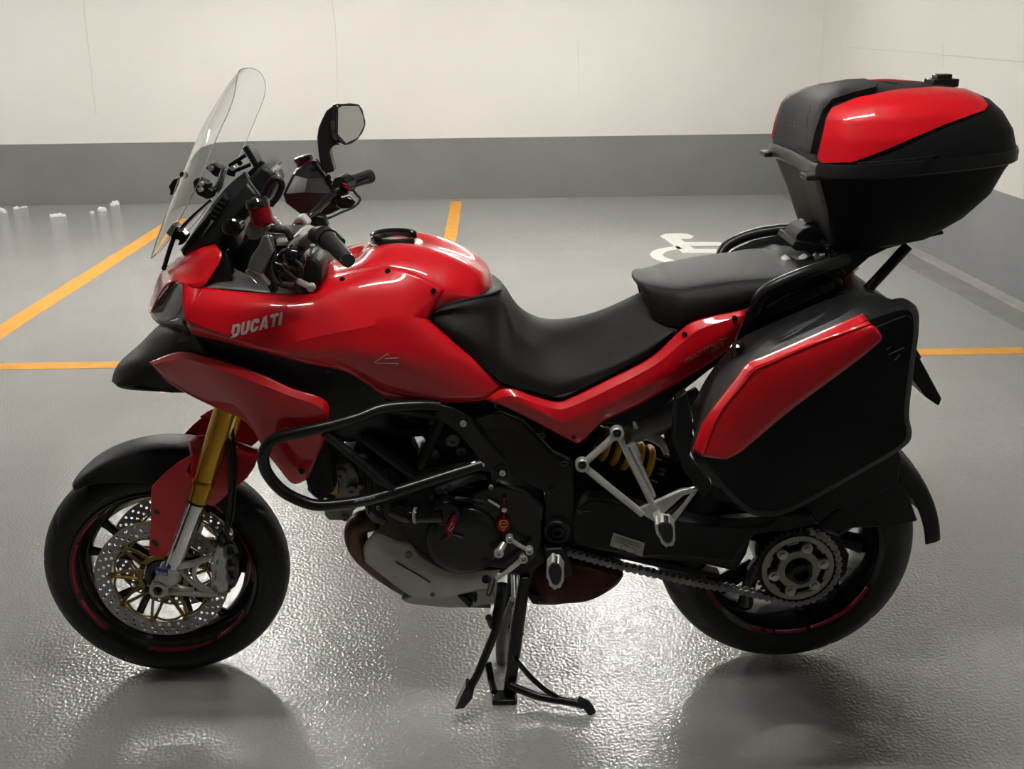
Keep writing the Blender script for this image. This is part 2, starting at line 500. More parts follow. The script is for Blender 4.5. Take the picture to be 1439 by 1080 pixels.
m0 = on_floor(633, 345); m1 = on_floor(641.5, 282)
quadline('orange_line', m0.x, 2.40, m1.x, m1.y-.02, .095, 'orange bay line behind the fuel tank')
c0 = on_floor(0, 514.5); c1 = on_floor(1439, 492.5)
quadline('orange_line', c0.x-1.5, c0.y, wr_far.x-.25, c1.y, .095, 'orange cross line closing the bays')
# wheelchair sign
W_ = lambda u, v: (880+u/5.996, 300+v/6.0)
sg = empty('wheelchair_sign')
sg.parent = fl
body = [(285,190),(330,170),(440,166),(520,172),(570,192),(545,212),(455,216),(495,240),(795,241),(818,270),(530,272),(580,298),(1010,298),(1010,330),(475,330),(340,225)]
line('sign_figure', [W_(*p) for p in body], 'paint_white', sg)
# wheel of the sign: ring segment on the floor
oc = on_floor(*W_(560, 352)); 
ro = abs(on_floor(*W_(560, 352)).x-on_floor(*W_(198, 345)).x); ri = ro*.70
top_y = on_floor(*W_(400, 275)).y
ang = [R(a) for a in range(100, 300, 8)]
ky = 1.0
ring = [Vector((oc.x+ro*math.cos(a), oc.y+ro*ky*math.sin(a), .0015)) for a in ang]+[Vector((oc.x+ri*math.cos(a), oc.y+ri*ky*math.sin(a), .0015)) for a in reversed(ang)]
MB().prism(ring, (0, 0, -.004)).build('sign_wheel', 'paint_white', sg, smooth=False)
sg['label'] = 'white wheelchair pictogram painted on the bay floor'
# clumps near the back wall
def clump(name, parts, label):
    m = MB(); rnd = random.Random(hash(label) % 1000 if False else len(label))
    base = on_floor(*parts[0][:2])
    e = None
    bm = bmesh.new()
    for u, v, s, h in parts:
        p = on_floor(u, v)
        r = bmesh.ops.create_icosphere(bm, subdivisions=3, radius=1)
        for q in r['verts']:
            n = q.co.copy(); k = 1+.16*math.sin(5*n.x+3*n.y+len(label))+.12*math.sin(9*n.y+4*n.z)
            q.co = Vector((n.x*s*k, n.y*s*.7*k, max(n.z, -.35)*h*k+h*.33))+p
    me = bpy.data.meshes.new(name); bm.to_mesh(me); bm.free()
    me.polygons.foreach_set('use_smooth', [True]*len(me.polygons))
    o = new_obj(name, me, 'snow')
    tag(o, label, 'snow clump', 'white clumps along the wall')
clump('snow_clump', [(163, 288, .035, .03), (169, 286, .022, .06), (158, 289, .02, .02)], 'tallest white clump leaning on the grey wall base')
clump('snow_clump', [(143, 297, .038, .03), (129, 299.5, .018, .015)], 'oval white clump with a crumb on its left')
clump('snow_clump', [(76, 305, .032, .022), (84, 304.5, .036, .024), (90, 304, .02, .016)], 'widest white clump lying farthest out on the floor')
clump('snow_clump', [(24, 294, .028, .02), (33, 292, .025, .012), (37, 291.6, .012, .012)], 'elongated white clump near the left wall foot')
clump('snow_clump', [(2, 297, .032, .024), (7, 299, .018, .018)], 'white clump cut by the left picture edge')
# ceiling lamps
def lamp(x, y, L, m, label, along='x'):
    e = empty('ceiling_lamp', (x, y, CEILING)); tag(e, label, 'lamp', 'ceiling tube lamps')
    ax = Vector((1, 0, 0)) if along == 'x' else Vector((0, 1, 0)); sd = Vector((0, 1, 0)) if along == 'x' else Vector((1, 0, 0))
    sz = ax*L+sd*.12; 
    hb = MB().box((0, 0, -.03), (sz.x, sz.y, .06)).build('housing', 'lamp_housing', e, bevel=.008)
    for s in (-1, 1):
        MB().cyl(sd*s*.03-ax*(L/2-.03)+Vector((0, 0, -.078)), sd*s*.03+ax*(L/2-.03)+Vector((0, 0, -.078)), .015, n=12).build('tube', m, e)
    return e
lamp(.85, 4.15, 1.1, 'tube_rear', 'lit tube lamp on the ceiling behind the seat')
lamp(-2.1, 4.15, 1.1, 'tube_rear', 'lit tube lamp on the ceiling behind the front wheel')
lamp(-5.7, 4.15, 1.1, 'tube_rear', 'unseen tube lamp added to brighten the far left')  # added lamp, lifts the dark left end of the back wall
lamp(.1, -.55, 1.3, 'tube_near', 'lit tube lamp on the ceiling over the near side of the motorcycle')
# ------------------------------------------------------------------ the motorcycle: bodywork
bike = empty('motorcycle')
tag(bike, 'red touring motorcycle with black panniers and top case on its centre stand', 'motorcycle')
def setz(P, dz=0, y=None): return [Vector((p.x, p.y if y is None else y, p.z+dz)) for p in P]

# --- fuel tank
ridge = setz(pts([(455,362),(500,358),(521,343),(558,335),(596,339),(632,348),(662,361),(684,375),(692,390),(693,404)], .045), y=0)
sho = pts([(455,372,-.055),(500,366,-.06),(524,350,-.065),(558,345,-.07),(598,350,-.075),(632,362,-.08),(660,376,-.078),(678,388,-.07),(686,398,-.055),(690,409,-.04)])
seam = pts([(450,393,-.125),(482,383,-.132),(520,376,-.136),(548,374,-.14),(580,383,-.148),(608,398,-.15),(630,406,-.146),(652,410,-.125),(673,412,-.1),(686,416,-.06)])
low = pts([(450,410,-.15),(482,405,-.15),(520,405,-.15),(548,410,-.155),(575,425,-.16),(603,440,-.155),(627,429,-.148),(652,421,-.13),(673,419,-.104),(686,422,-.065)])
tank = sym_patch('fuel_tank', [low, seam, sho, ridge], 'red', bike, n=44, k=6, thick=.004)
tank_t = bvh_of(tank)
# side cover of the tank seen as its own skin with a shut line
cap_c = at(556, 337, 0); cap_c = tank_t.ray_cast(Vector((cap_c.x, 0, 2)), Vector((0, 0, -1)))[0]; cap_c.z += .001
cap = MB().lathe(cap_c, (0.02, 0, 1), [(-.012,.060),(.001,.060),(.003,.057),(.003,.02),(.003,.001)], 36).build('filler_plate', 'aluminium', tank)
# black bag ring, open towards the rear
a0 = [R(35+a) for a in range(0, 291, 10)]
ringp = [cap_c+Vector((math.cos(a)*.047, math.sin(a)*.047, .008)) for a in a0]
MB().tube(ringp, .009, 8, flat=1.0).build('tank_ring', 'powder', tank)
ringp2 = [cap_c+Vector((math.cos(a)*.049-.004, math.sin(a)*.049, .018)) for a in [R(20+b) for b in range(0, 221, 10)]]
MB().tube(ringp2, .0045, 8).build('tank_ring_lip', 'powder', tank)
MB().lathe(cap_c, (0, 0, 1), [(.002,.036),(.006,.034),(.007,.02),(.007,.001)], 28).build('filler_cap', 'brushed', tank)

# --- side fairings
def fairing(mir):
    T = pts([(283,404,-.195),(345,411,-.205),(400,414,-.195),(430,408,-.165),(456,391,-.14),(482,383.5,-.137),(520,376.5,-.141),(548,374.5,-.145),(580,383,-.153),(608,398,-.155),(624,407,-.152)])
    Md = pts([(268,428,-.225),(340,432,-.238),(400,432,-.232),(440,424,-.212),(475,411,-.198),(510,404,-.192),(545,405,-.188),(575,412,-.182),(600,422,-.172),(612,427,-.16)])
    Cs = pts([(262,449,-.236),(320,470,-.256),(386,484,-.262),(440,474,-.254),(495,463,-.24),(540,454,-.226),(573,447,-.208),(590,447,-.185),(601,449,-.168)])
    Lw = pts([(264,458,-.232),(330,478,-.256),(400,496,-.26),(460,497,-.25),(520,503,-.236),(570,508,-.222),(620,505,-.2),(655,503,-.178),(668,507,-.165)])
    B = pts([(270,469,-.215),(345,487,-.242),(428,509,-.24),(484,521,-.222),(520,543,-.206),(543,559,-.196),(600,565,-.186),(683,561,-.172),(711,545,-.162)])
    o = patch('side_fairing', [T, Md, Cs, Lw, B], 'red', bike, n=56, k=5, crease=(2,), thick=.004, mir=mir, angle=24)
    return o
fair = fairing(False); fair_r = fairing(True)
fair_t = bvh_of(fair)
GLYPH = {
 'D': (.86, [[(0,0),(.3,0),(.3,1),(0,1)], [(.3,.78),(.5,.78),(.62,1),(.3,1)], [(.5,.78),(.56,.7),(.86,.78),(.62,1)], [(.56,.3),(.86,.22),(.86,.78),(.56,.7)], [(.5,.22),(.62,0),(.86,.22),(.56,.3)], [(.3,0),(.62,0),(.5,.22),(.3,.22)]]),
 'U': (.86, [[(0,.25),(.3,.3),(.3,1),(0,1)], [(.56,.3),(.86,.25),(.86,1),(.56,1)], [(0,.25),(.2,0),(.36,.23),(.3,.3)], [(.2,0),(.66,0),(.5,.23),(.36,.23)], [(.66,0),(.86,.25),(.56,.3),(.5,.23)]]),
 'C': (.84, [[(0,.25),(.3,.3),(.3,.7),(0,.75)], [(0,.75),(.3,.7),(.36,.77),(.2,1)], [(.2,1),(.36,.77),(.5,.77),(.64,1)], [(.64,1),(.5,.77),(.54,.64),(.84,.64),(.84,.8)], [(0,.25),(.2,0),(.36,.23),(.3,.3)], [(.2,0),(.64,0),(.5,.23),(.36,.23)], [(.64,0),(.84,.2),(.84,.36),(.54,.36),(.5,.23)]]),
 'A': (.92, [[(0,0),(.3,0),(.46,.72),(.3,1)], [(.3,1),(.46,.72),(.62,1)], [(.46,.72),(.6,0),(.92,0),(.62,1)], [(.34,.18),(.57,.18),(.53,.38),(.38,.38)]]),
 'T': (.84, [[(0,.76),(.84,.76),(.84,1),(0,1)], [(.27,0),(.57,0),(.57,.76),(.27,.76)]]),
 'I': (.3, [[(0,0),(.3,0),(.3,1),(0,1)]])}
def block_letters(name, txt, a, b, rise, tree, y, m, parent, slant=.2, off=.0035):
    """heavy slanted capitals from photo position a to b, cap height rise in photo pixels, laid on a surface"""
    tot = sum(GLYPH[c][0]+.12 for c in txt)-.12; x = 0
    def put(p):
        s = (p[0]+slant*p[1])/tot; u = a[0]+(b[0]-a[0])*s; v = a[1]+(b[1]-a[1])*s-rise*p[1]
        d = (at(u, v, y)-EYE).normalized(); h = tree.ray_cast(EYE, d)[0]
        return (h if h else at(u, v, y))-d*off
    for c in txt:
        w, polys = GLYPH[c]; mb = MB()
        for q in polys:
            P = [put((x+px, pz)) for px, pz in q]; mb.prism(P, (0, .003, 0))
        mb.build(name, m, parent, smooth=False); x += w+.12
block_letters('brand_letter', 'DUCATI', (324,475), (395,456), 17.5, fair_t, -.25, 'silver_print', fair)
for u, v in ((545,380),(608.5,406.7),(481.7,391.7)):
    boltpx(u, v+2, -.15, .0062, 'gloss_black', fair, tree=fair_t, h=.006)
# small arrow mark on the lower fairing
for P in ([(527,508),(545,496),(546,498)],[(527,509),(560,510),(560,511)],[(541,503),(561,502)],):
    pp = []
    for u, v in P:
        d = (at(u, v, -.2)-EYE).normalized(); h = fair_t.ray_cast(EYE, d)[0]
        pp.append((h if h else at(u, v, -.2))+Vector((0, -.003, 0)))
    MB().tube(pp, .0006, 4).build('mark', 'silver_print', fair)

# --- nose cowl above and around the headlights
def cowl(mir):
    E0 = pts([(210,440,-.02),(212,425,-.02),(218,404,-.02),(227,383,-.03),(245,366,-.06),(268,350,-.09),(300,340,-.115)])
    E1 = pts([(212,438,-.07),(217,421,-.09),(225,402,-.1),(236,388,-.11),(256,374,-.13),(280,361,-.15),(306,348,-.15)])
    E2 = pts([(213,437,-.1),(221,419,-.13),(232,401,-.15),(246,393.5,-.17),(262,398,-.195),(284,388,-.19),(312,357,-.165)])
    E3 = pts([(214,437,-.102),(222,419,-.134),(234,402,-.155),(247,395,-.175),(258,397,-.2),(283,404,-.2),(307,372,-.18)])
    return patch('nose_cowl', [E0, E1, E2, E3], 'red', bike, n=30, k=5, thick=.004, mir=mir)
cw = cowl(False); cowl(True)
cheek = pts([(257,396,-.2),(256,415,-.212),(256.5,431,-.225),(260,451,-.236)])
cheek2 = pts([(284,404,-.197),(274,424,-.225),(266,440,-.235),(262,451,-.238)])
patch('cowl_cheek', [cheek, cheek2], 'red', bike, n=16, k=3); patch('cowl_cheek', [cheek, cheek2], 'red', bike, n=16, k=3, mir=True)
# headlight: inner reflector, clear lens
def headl(mir):
    A_ = pts([(211,440,-.03),(221,420,-.04),(232,403,-.05),(246,396,-.07)])
    B_ = pts([(216,446,-.07),(228,425,-.11),(238,409,-.14),(252,397,-.18)])
    C_ = pts([(224,450,-.11),(236,437,-.16),(246,424,-.185),(257,404,-.205)])
    D_ = pts([(236,451,-.15),(246,446,-.19),(253,438,-.205),(257,428,-.215)])
    o = patch('headlight', [A_, B_, C_, D_], 'headlight', bike, n=14, k=5, thick=.003, mir=mir)
    sh = lambda P, d: [p+Vector((.025, d if not mir else d, -.004)) for p in P]
    inn = patch('reflector', [sh(A_, .02), sh(B_, .03), sh(C_, .035), sh(D_, .03)], 'lamp_inner', o, n=14, k=4, mir=mir)
    pr = at(243, 412, -.12)
    if mir: pr.y *= -1
    MB().lathe(pr, (-1, -.5 if not mir else .5, .25), [(-.03,.012),(0,.03),(.004,.031),(.006,.024),(.01,.015),(.011,.001)], 20).build('projector', 'chrome', o)
    return o
headl(False); headl(True)
patch('headlight_base', [pts([(212,441,-.0),(218,449,-.06),(234,451.5,-.13),(260,451,-.23)]), pts([(220,452,-.0),(225,455,-.06),(238,458,-.12),(268,470,-.2)])], 'plastic_smooth', bike, n=14, k=3)
patch('headlight_base', [pts([(212,441,-.0),(218,449,-.06),(234,451.5,-.13),(260,451,-.23)]), pts([(220,452,-.0),(225,455,-.06),(238,458,-.12),(268,470,-.2)])], 'plastic_smooth', bike, n=14, k=3, mir=True)

# --- beak
top = setz(pts([(159,535),(163,520),(172,506),(197,484),(230,454),(262,452)], 0), y=0)
b1 = pts([(160,537,-.035),(165,522,-.045),(178,509,-.055),(205,489,-.07),(236,462,-.11),(268,462,-.17)])
b2 = pts([(163,540,-.06),(172,531,-.075),(188,518,-.09),(214,505,-.115),(245,488,-.16),(290,490,-.21)])
b3 = pts([(166,542,-.065),(178,541,-.085),(195,537,-.1),(215,528,-.12),(250,522,-.15),(290,520,-.2)])
b4 = pts([(170,544,-.05),(184,546.5,-.07),(205,548,-.085),(225,549,-.1),(258,549,-.12),(290,552,-.15)])
beak = sym_patch('beak', [b4, b3, b2, b1, top], 'plastic', bike, n=26, k=5, thick=.004)
# dark panel on the beak tip painting the shaded hole of the air inlet
conform('inlet_shade_panel', [(168,515),(186,510.5),(191,517),(192.5,527),(184,539),(171,540),(162.5,534)], bvh_of(beak), .0015, 'gloss_black', beak, res=5, sm=3)
plate('inlet_rib', [(186,545),(258,548),(260,552),(240,552)], -.1, .2, 'plastic', beak, bevel=.002)

# --- black inner panel between the two red skins
def inner(mir):
    I0 = pts([(262,450,-.19),(285,474,-.205),(345,484,-.22),(428,506,-.222),(484,518,-.205),(543,557,-.18)])
    I1 = pts([(255,470,-.18),(300,488,-.2),(360,505,-.215),(430,527,-.212),(484,548,-.19),(545,572,-.16)])
    I2 = pts([(240,500,-.13),(300,505,-.185),(366,530,-.2),(430,556,-.19),(484,585,-.165),(548,590,-.14)])
    I3 = pts([(250,530,-.11),(300,545,-.13),(370,570,-.14),(430,600,-.13),(490,620,-.12),(560,610,-.11)])
    return patch('inner_panel', [I0, I1, I2, I3], 'plastic', bike, n=30, k=4, thick=.004, mir=mir)
ip = inner(False); inner(True)
boltpx(326, 494, -.21, .005, 'gloss_black', ip, tree=bvh_of(ip)); boltpx(460, 520, -.2, .005, 'gloss_black', ip, tree=bvh_of(ip))
# --- lower red fairing with its rear drop
def lowfair(mir):
    A_ = pts([(210,509,-.125),(254,494,-.175),(289,500.5,-.215),(328,512,-.238),(367,525.5,-.25),(408,545,-.258),(445,556,-.256),(459,565,-.25),(463,578,-.246)])
    B_ = pts([(214,512,-.135),(254,504,-.19),(290,512,-.23),(330,526,-.252),(370,541,-.264),(408,556,-.27),(440,567,-.268),(455,577,-.262),(461,592,-.255)])
    C_ = pts([(222,521,-.14),(260,524,-.18),(300,540,-.215),(335,556,-.24),(370,574,-.257),(400,590,-.264),(428,602,-.262),(446,610,-.255),(456,618,-.248)])
    D_ = pts([(232,533,-.13),(270,553,-.16),(310,572,-.185),(338,584,-.21),(355,600,-.23),(372,625,-.24),(395,652,-.238),(413,668,-.235),(440,655,-.235)])
    E_ = pts([(233,534,-.125),(271,556,-.15),(312,574,-.17),(340,587,-.19),(357,604,-.215),(374,632,-.225),(395,660,-.225),(413,679,-.225),(434,671,-.222)])
    return patch('lower_fairing', [A_, B_, C_, D_, E_], 'red', bike, n=40, k=5, crease=(1,), thick=.004, mir=mir, angle=24)
lf = lowfair(False); lowfair(True)
boltpx(424, 661, -.23, .008, 'gloss_black', lf, tree=bvh_of(lf), h=.006)

# --- seats
def seat_rows(topP, botP, wt, wb, dz):
    """near lower edge, bulge, shoulder, ridge"""
    return None
n_ = 40
def crown(sil, a, drop):
    """row at lateral distance a whose far twin stays under the top outline sil"""
    return [Vector((p.x, -a, p.z-drop)) for p in resample(pts(sil, a), n_)]
sil = [(690,404),(707,412),(727,430),(753,445),(780,449),(813,445),(847,435),(877,422),(904,410),(950,400)]
top = crown(sil, 0, .002)
bot = resample(pts([(602,452,-.15),(640,486,-.165),(680,516,-.172),(711,539.5,-.172),(746,548.5,-.172),(780,558,-.172),(800,554,-.172),(863,523.5,-.168),(914,496,-.16),(948,463,-.15)]), n_)
def tab(P, n=60): return sorted([(q.x, q.y, q.z) for q in resample(P, n)])
def look3(T, x):
    if x <= T[0][0]: return Vector((x, T[0][1], T[0][2]))
    for a_, b_ in zip(T[:-1], T[1:]):
        if a_[0] <= x <= b_[0]:
            k = (x-a_[0])/max(b_[0]-a_[0], 1e-6); return Vector((x, a_[1]+(b_[1]-a_[1])*k, a_[2]+(b_[2]-a_[2])*k))
    return Vector((x, T[-1][1], T[-1][2]))
pip = pts([(601,448,-.145),(607,438,-.147),(627,428.5,-.15),(660,420,-.13),(686,414.5,-.10),(700,409,-.07)])
Tp = tab(pip); Tb = tab(bot); T0 = tab(crown(sil, 0, .002)); T1 = tab(crown(sil, .075, .004)); T2 = tab(crown(sil, .125, .016))
xa, xm, xe = Tb[0][0], Tp[-1][0], Tb[-1][0]
R0, R1, R2, R3, R4 = [], [], [], [], []
for i in range(52):
    x = xa+(xe-xa)*(i/51)**1.1
    b_ = look3(Tb, x); p_ = look3(Tp, x)
    k = max(0, min(1, (x-(xm-.02))/.07)); k = k*k*(3-2*k)
    r2f = p_.lerp(b_, .3)+Vector((0, -.006, .004))
    r1 = p_.lerp(look3(T1, x), k); r2 = r2f.lerp(look3(T2, x), k)
    t_ = Vector((x, 0, p_.z)).lerp(look3(T0, x), k)
    R0.append(b_); R1.append(b_.lerp(r2, .5)+Vector((0, -.016*min(1, i/6), 0))); R2.append(r2); R3.append(r1); R4.append(t_)
seat = sym_patch('rider_seat', [R0, R1, R2, R3, R4], 'vinyl', bike, n=52, k=5, thick=0, close=True, angle=40)
MB().tube(resample(pip+[at(703,407,-.04)], 40), .004, 8).build('seat_piping', 'vinyl', seat)

def xz(P, y): 
    Q = spline(pts(P, y), 8); return [(q.x, q.z) for q in Q]
def look(tab, x):
    if x <= tab[0][0]: return tab[0][1]
    for (x0, z0), (x1, z1) in zip(tab[:-1], tab[1:]):
        if x0 <= x <= x1: return z0+(z1-z0)*(x-x0)/max(x1-x0, 1e-6)
    return tab[-1][1]
zt = xz([(903,384),(919,371),(952,365),(1006,357),(1073,352),(1120,351),(1140,356),(1150,366)], .09)
zb = xz([(917,457),(940,461),(965,457),(1005,444.5),(1048,431.5),(1075,417),(1100,402),(1130,386)], -.15)
nose_lip = xz([(895,407),(905,412),(914,416)], -.11)
xs0 = at(894, 402, -.06).x; xs1 = at(1146, 368, -.05).x
secs = []
for i in range(46):
    t = i/45; x = xs0+(xs1-xs0)*(t**1.25)
    s = (x-xs0)/(xs1-xs0)
    top_z = look(zt, x)
    if x < zt[0][0]+.03:
        k = max(0, min(1, (x-xs0)/(zt[0][0]+.03-xs0))); lip = look(nose_lip, xs0)
        top_z = lip+.006+(look(zt, zt[0][0]+.03)-lip-.006)*math.sqrt(1-(1-k)**2)
    bz = look(zb, x)
    kb = max(0, min(1, (x-at(908, 430, -.15).x)/.025)); kb = kb*kb*(3-2*kb)
    bz = look(nose_lip, x)*(1-kb)+bz*kb
    w = .152*min(1, .12+.88*math.sqrt(min(1, (x-xs0)/.085)))
    if s > .72: w *= 1-.42*((s-.72)/.28)**2
    h = max(top_z-bz, .008)
    sec = [(-w*.97, bz), (-w*1.0, bz+h*.25), (-w*.99, bz+h*.55), (-w*.90, bz+h*.80), (-w*.72, bz+h*.93), (-w*.4, bz+h*.985), (0, top_z)]
    secs.append([Vector((x, y_, z_)) for y_, z_ in sec])
rows_ = [[secs[i][j] for i in range(46)] for j in range(7)]
pseat = sym_patch('passenger_seat', rows_, 'vinyl', bike, n=46, k=3, thick=0, close=True, angle=45)

# --- tail panels (red)
def tailp(mir):
    T = pts([(684,560,-.172),(711,545.5,-.176),(747,556,-.178),(780,565,-.178),(800,560.5,-.178),(863,530,-.172),(914,503,-.165),(947,474,-.158),(977,451,-.16),(1048,435,-.158)])
    H = pts([(690,563,-.18),(720,556,-.19),(750,566,-.194),(782,575,-.196),(806,570,-.195),(868,541,-.19),(920,513,-.182),(955,485,-.176),(985,462,-.176),(1047,442,-.168)])
    Md = pts([(700,567,-.182),(735,570,-.194),(763,580,-.2),(790,592,-.2),(815,586,-.198),(872,560,-.192),(922,534,-.185),(960,509,-.18),(995,487,-.178),(1044,452,-.17)])
    B = pts([(684,561.5,-.172),(715,573,-.182),(763,597,-.19),(800,617,-.19),(817,620,-.188),(847,592,-.182),(897,568,-.176),(960,533,-.168),(1005,505,-.165),(1034,480,-.162)])
    return patch('tail_panel', [T, H, Md, B], 'red', bike, n=50, k=5, crease=(1,), thick=.004, mir=mir, angle=22)
tail = tailp(False); tailp(True); tail_t = bvh_of(tail)
boltpx(963, 470, -.17, .006, 'gloss_black', tail, tree=tail_t, h=.007); boltpx(1032, 447, -.17, .006, 'gloss_black', tail, tree=tail_t, h=.007); boltpx(806, 613, -.19, .006, 'gloss_black', tail, tree=tail_t, h=.005)
lettering('model_lettering', 'MULTISTRADA', (962,506), (1022,475), .0085, -.17, 'dim_print', tail, tail_t, shear=.2, off=.004)
lettering('model_lettering', '1200 S', (996,497), (1018,484), .0075, -.17, 'dim_print', tail, tail_t, shear=.2, off=.004)

# under-seat and rear subframe filling
plate('rear_subframe', [(745,560),(800,558),(900,515),(950,470),(1040,436),(1120,395),(1170,380),(1190,400),(1150,440),(1060,490),(1000,520),(930,575),(880,600),(850,598),(810,612)], -.15, .3, 'plastic', bike, bevel=.01)
plate('seat_base', [(640,480),(700,520),(760,545),(900,490),(1000,430),(1100,392),(1140,380),(1130,410),(1040,450),(940,520),(800,575),(690,555)], -.14, .28, 'plastic', bike, bevel=.01)

# --- grab rails
def rail(mir):
    P = pts([(1060,438,-.165),(1064,424,-.185),(1076,409,-.2),(1100,396,-.205),(1130,384,-.2),(1160,374,-.185),(1190,364,-.16)])
    o = MB().tube(spline(mirror(P) if mir else P, 6), .0135, 12, flat=1.0).build('grab_rail', 'plastic_smooth', bike)
    Q = pts([(1080,436,-.17),(1110,424,-.185),(1145,408,-.18),(1168,398,-.165)])
    MB().tube(spline(mirror(Q) if mir else Q, 6), .013, 10).build('lower_rail', 'plastic', o)
    W = pts([(1062,440,-.15),(1066,421,-.17),(1082,407,-.185),(1120,392,-.19),(1180,372,-.17),(1190,385,-.15),(1150,400,-.17),(1105,414,-.18),(1075,432,-.17)])
    m = MB(); m.prism(mirror(W) if mir else W, (0, .02 if not mir else -.02, 0)); m.build('rail_web', 'plastic', o, bevel=.003)
rail(False); rail(True)

# --- luggage rack
rack = plate('luggage_rack', [(1160,345),(1172,340),(1215,345),(1260,342),(1300,330),(1325,323),(1328,329),(1290,338),(1240,352),(1200,372),(1170,376)], -.09, .18, 'plastic', bike, bevel=.004)
plate('rack_claw', [(1116,347),(1120,330),(1128,322),(1140,318),(1152,322),(1162,330),(1172,350),(1165,356),(1120,350)], -.045, .09, 'case_plastic', rack, bevel=.002)
plate('rack_claw', [(1114,346),(1118,338),(1165,346),(1168,354),(1118,352)], -.065, .13, 'case_plastic', rack, bevel=.002)
plate('claw_catch', [(1128,322),(1133,312),(1144,310),(1152,318),(1148,324)], -.02, .05, 'powder', rack, bevel=.002)
for y in (-.13, .13):
    bar('rack_strut', [(1276,345,y),(1217,409,y)], None, .0115, 'powder', rack, sm=False) if y < 0 else MB().cyl(mirror([at(1276,345,-.13)])[0], mirror([at(1217,409,-.13)])[0], .0115).build('rack_strut', 'powder', rack)
    sgn = 1 if y > 0 else -1
    P = [at(1165,352,-.12), at(1180,380,-.135), at(1160,398,-.14), at(1168,350,-.12)]
    if y > 0: P = mirror(P)
    MB().prism(P, (0, .02, 0)).build('rack_arm', 'powder', rack, bevel=.003)
plate('rack_side', [(1150,372),(1180,352),(1222,347),(1260,344),(1222,362),(1195,385),(1172,400),(1148,412)], -.125, .03, 'plastic', rack, bevel=.004)
plate('rack_side', [(1150,372),(1180,352),(1222,347),(1260,344),(1222,362),(1195,385),(1172,400),(1148,412)], -.125, .03, 'plastic', rack, bevel=.004, mir=True)
MB().lathe(at(1157,354,-.05), (0,-.3,1), [(-.02,.016),(.0,.018),(.004,.015),(.005,.001)], 24).build('seat_lock', 'aluminium', rack)
tl = patch('tail_light', [pts([(1168,404,-.1),(1180,390,-.1),(1198,372,-.1)]), pts([(1176,410,-.05),(1188,394,-.05),(1205,376,-.05)]), pts([(1178,408,0),(1190,392,0),(1207,374,0)])], 'tail_red', bike, n=10, k=4, thick=.006)
bar('turn_signal', [(1163,416,-.14),(1182,424,-.19)], None, .012, 'gloss_black', bike, sm=False)
plate('tail_tray', [(1175,412),(1182,409),(1225,409),(1250,420),(1225,425),(1180,423)], -.17, .34, 'plastic', bike, bevel=.004)

# --- top case
def case_ring(xf, xr, wf, wm, zf, zr, n=72):
    P = [(xf+.008,0),(xf+.004,-wf*.55),(xf,-wf*.93),(xf+.012,-wf*1.06),(xf+.06,-wm*.93),(xf+(xr-xf)*.38,-wm),(xf+(xr-xf)*.68,-wm*.98),(xr-.05,-wm*.87),(xr-.012,-wm*.58),(xr,-wm*.2),(xr+.002,0)]
    near = [Vector((x, y, zf+(zr-zf)*(x-xf)/(xr-xf))) for x, y in P]
    far = mirror(near)[1:-1][::-1]
    return resample(near+far+[near[0]], n+1)[:-1]
def rings_mesh(name, rings, m, parent, cap_top=True, cap_bot=True, k=0, angle=30):
    v, f = grid_mesh(rings, True); n = len(rings[0])
    if cap_bot: f.append(tuple(reversed(range(n))))
    if cap_top: f.append(tuple((len(rings)-1)*n+i for i in range(n)))
    return mesh(name, v, f, m, parent, angle=angle)
cr_ = case_ring
low = [cr_(.735,.90,.11,.15,1.108,1.130), cr_(.712,.955,.13,.178,1.117,1.146), cr_(.70,1.005,.14,.203,1.15,1.186), cr_(.682,1.042,.155,.226,1.20,1.235), cr_(.66,1.058,.168,.238,1.25,1.285), cr_(.65,1.067,.175,.246,1.272,1.305)]
tcase = rings_mesh('top_case', low, 'case_plastic', bike)
fl_ = [cr_(.645,1.07,.179,.249,1.268,1.302), cr_(.640,1.075,.183,.253,1.272,1.306), cr_(.640,1.075,.183,.253,1.291,1.322), cr_(.643,1.072,.181,.252,1.299,1.329)]
rings_mesh('rim_flange', fl_, 'plastic_smooth', tcase)
lid = [cr_(.646,1.07,.178,.249,1.296,1.328), cr_(.648,1.06,.173,.243,1.345,1.362), cr_(.655,1.04,.163,.228,1.386,1.394), cr_(.668,1.018,.15,.208,1.410,1.415), cr_(.70,.985,.128,.178,1.427,1.430), cr_(.75,.94,.085,.12,1.437,1.439), cr_(.80,.88,.03,.04,1.440,1.441)]
lid_o = rings_mesh('lid', lid, 'case_plastic', tcase, angle=60)
lid_t = bvh_of(lid_o)
redp = [(1150,222),(1157,191),(1163,165),(1170,153),(1205,139),(1261,128),(1316,124),(1356,127),(1378,138),(1387,149),(1383,156),(1328,175),(1245,210),(1197,228),(1156,229)]
conform('lid_panel', redp, lid_t, .004, 'red', tcase, res=7)
conform('lid_panel', redp, lid_t, .004, 'red', tcase, res=9, mir=True)
pad = [(1094,197),(1096,183),(1108,147),(1120,138),(1150,127),(1190,120),(1214,119),(1233,124),(1230,131),(1200,138),(1172,147),(1162,158),(1154,185),(1147,216),(1134,212),(1110,202)]
pad_o = conform('back_pad', pad, lid_t, .013, 'leather', tcase, res=7)
pt = bvh_of(pad_o)
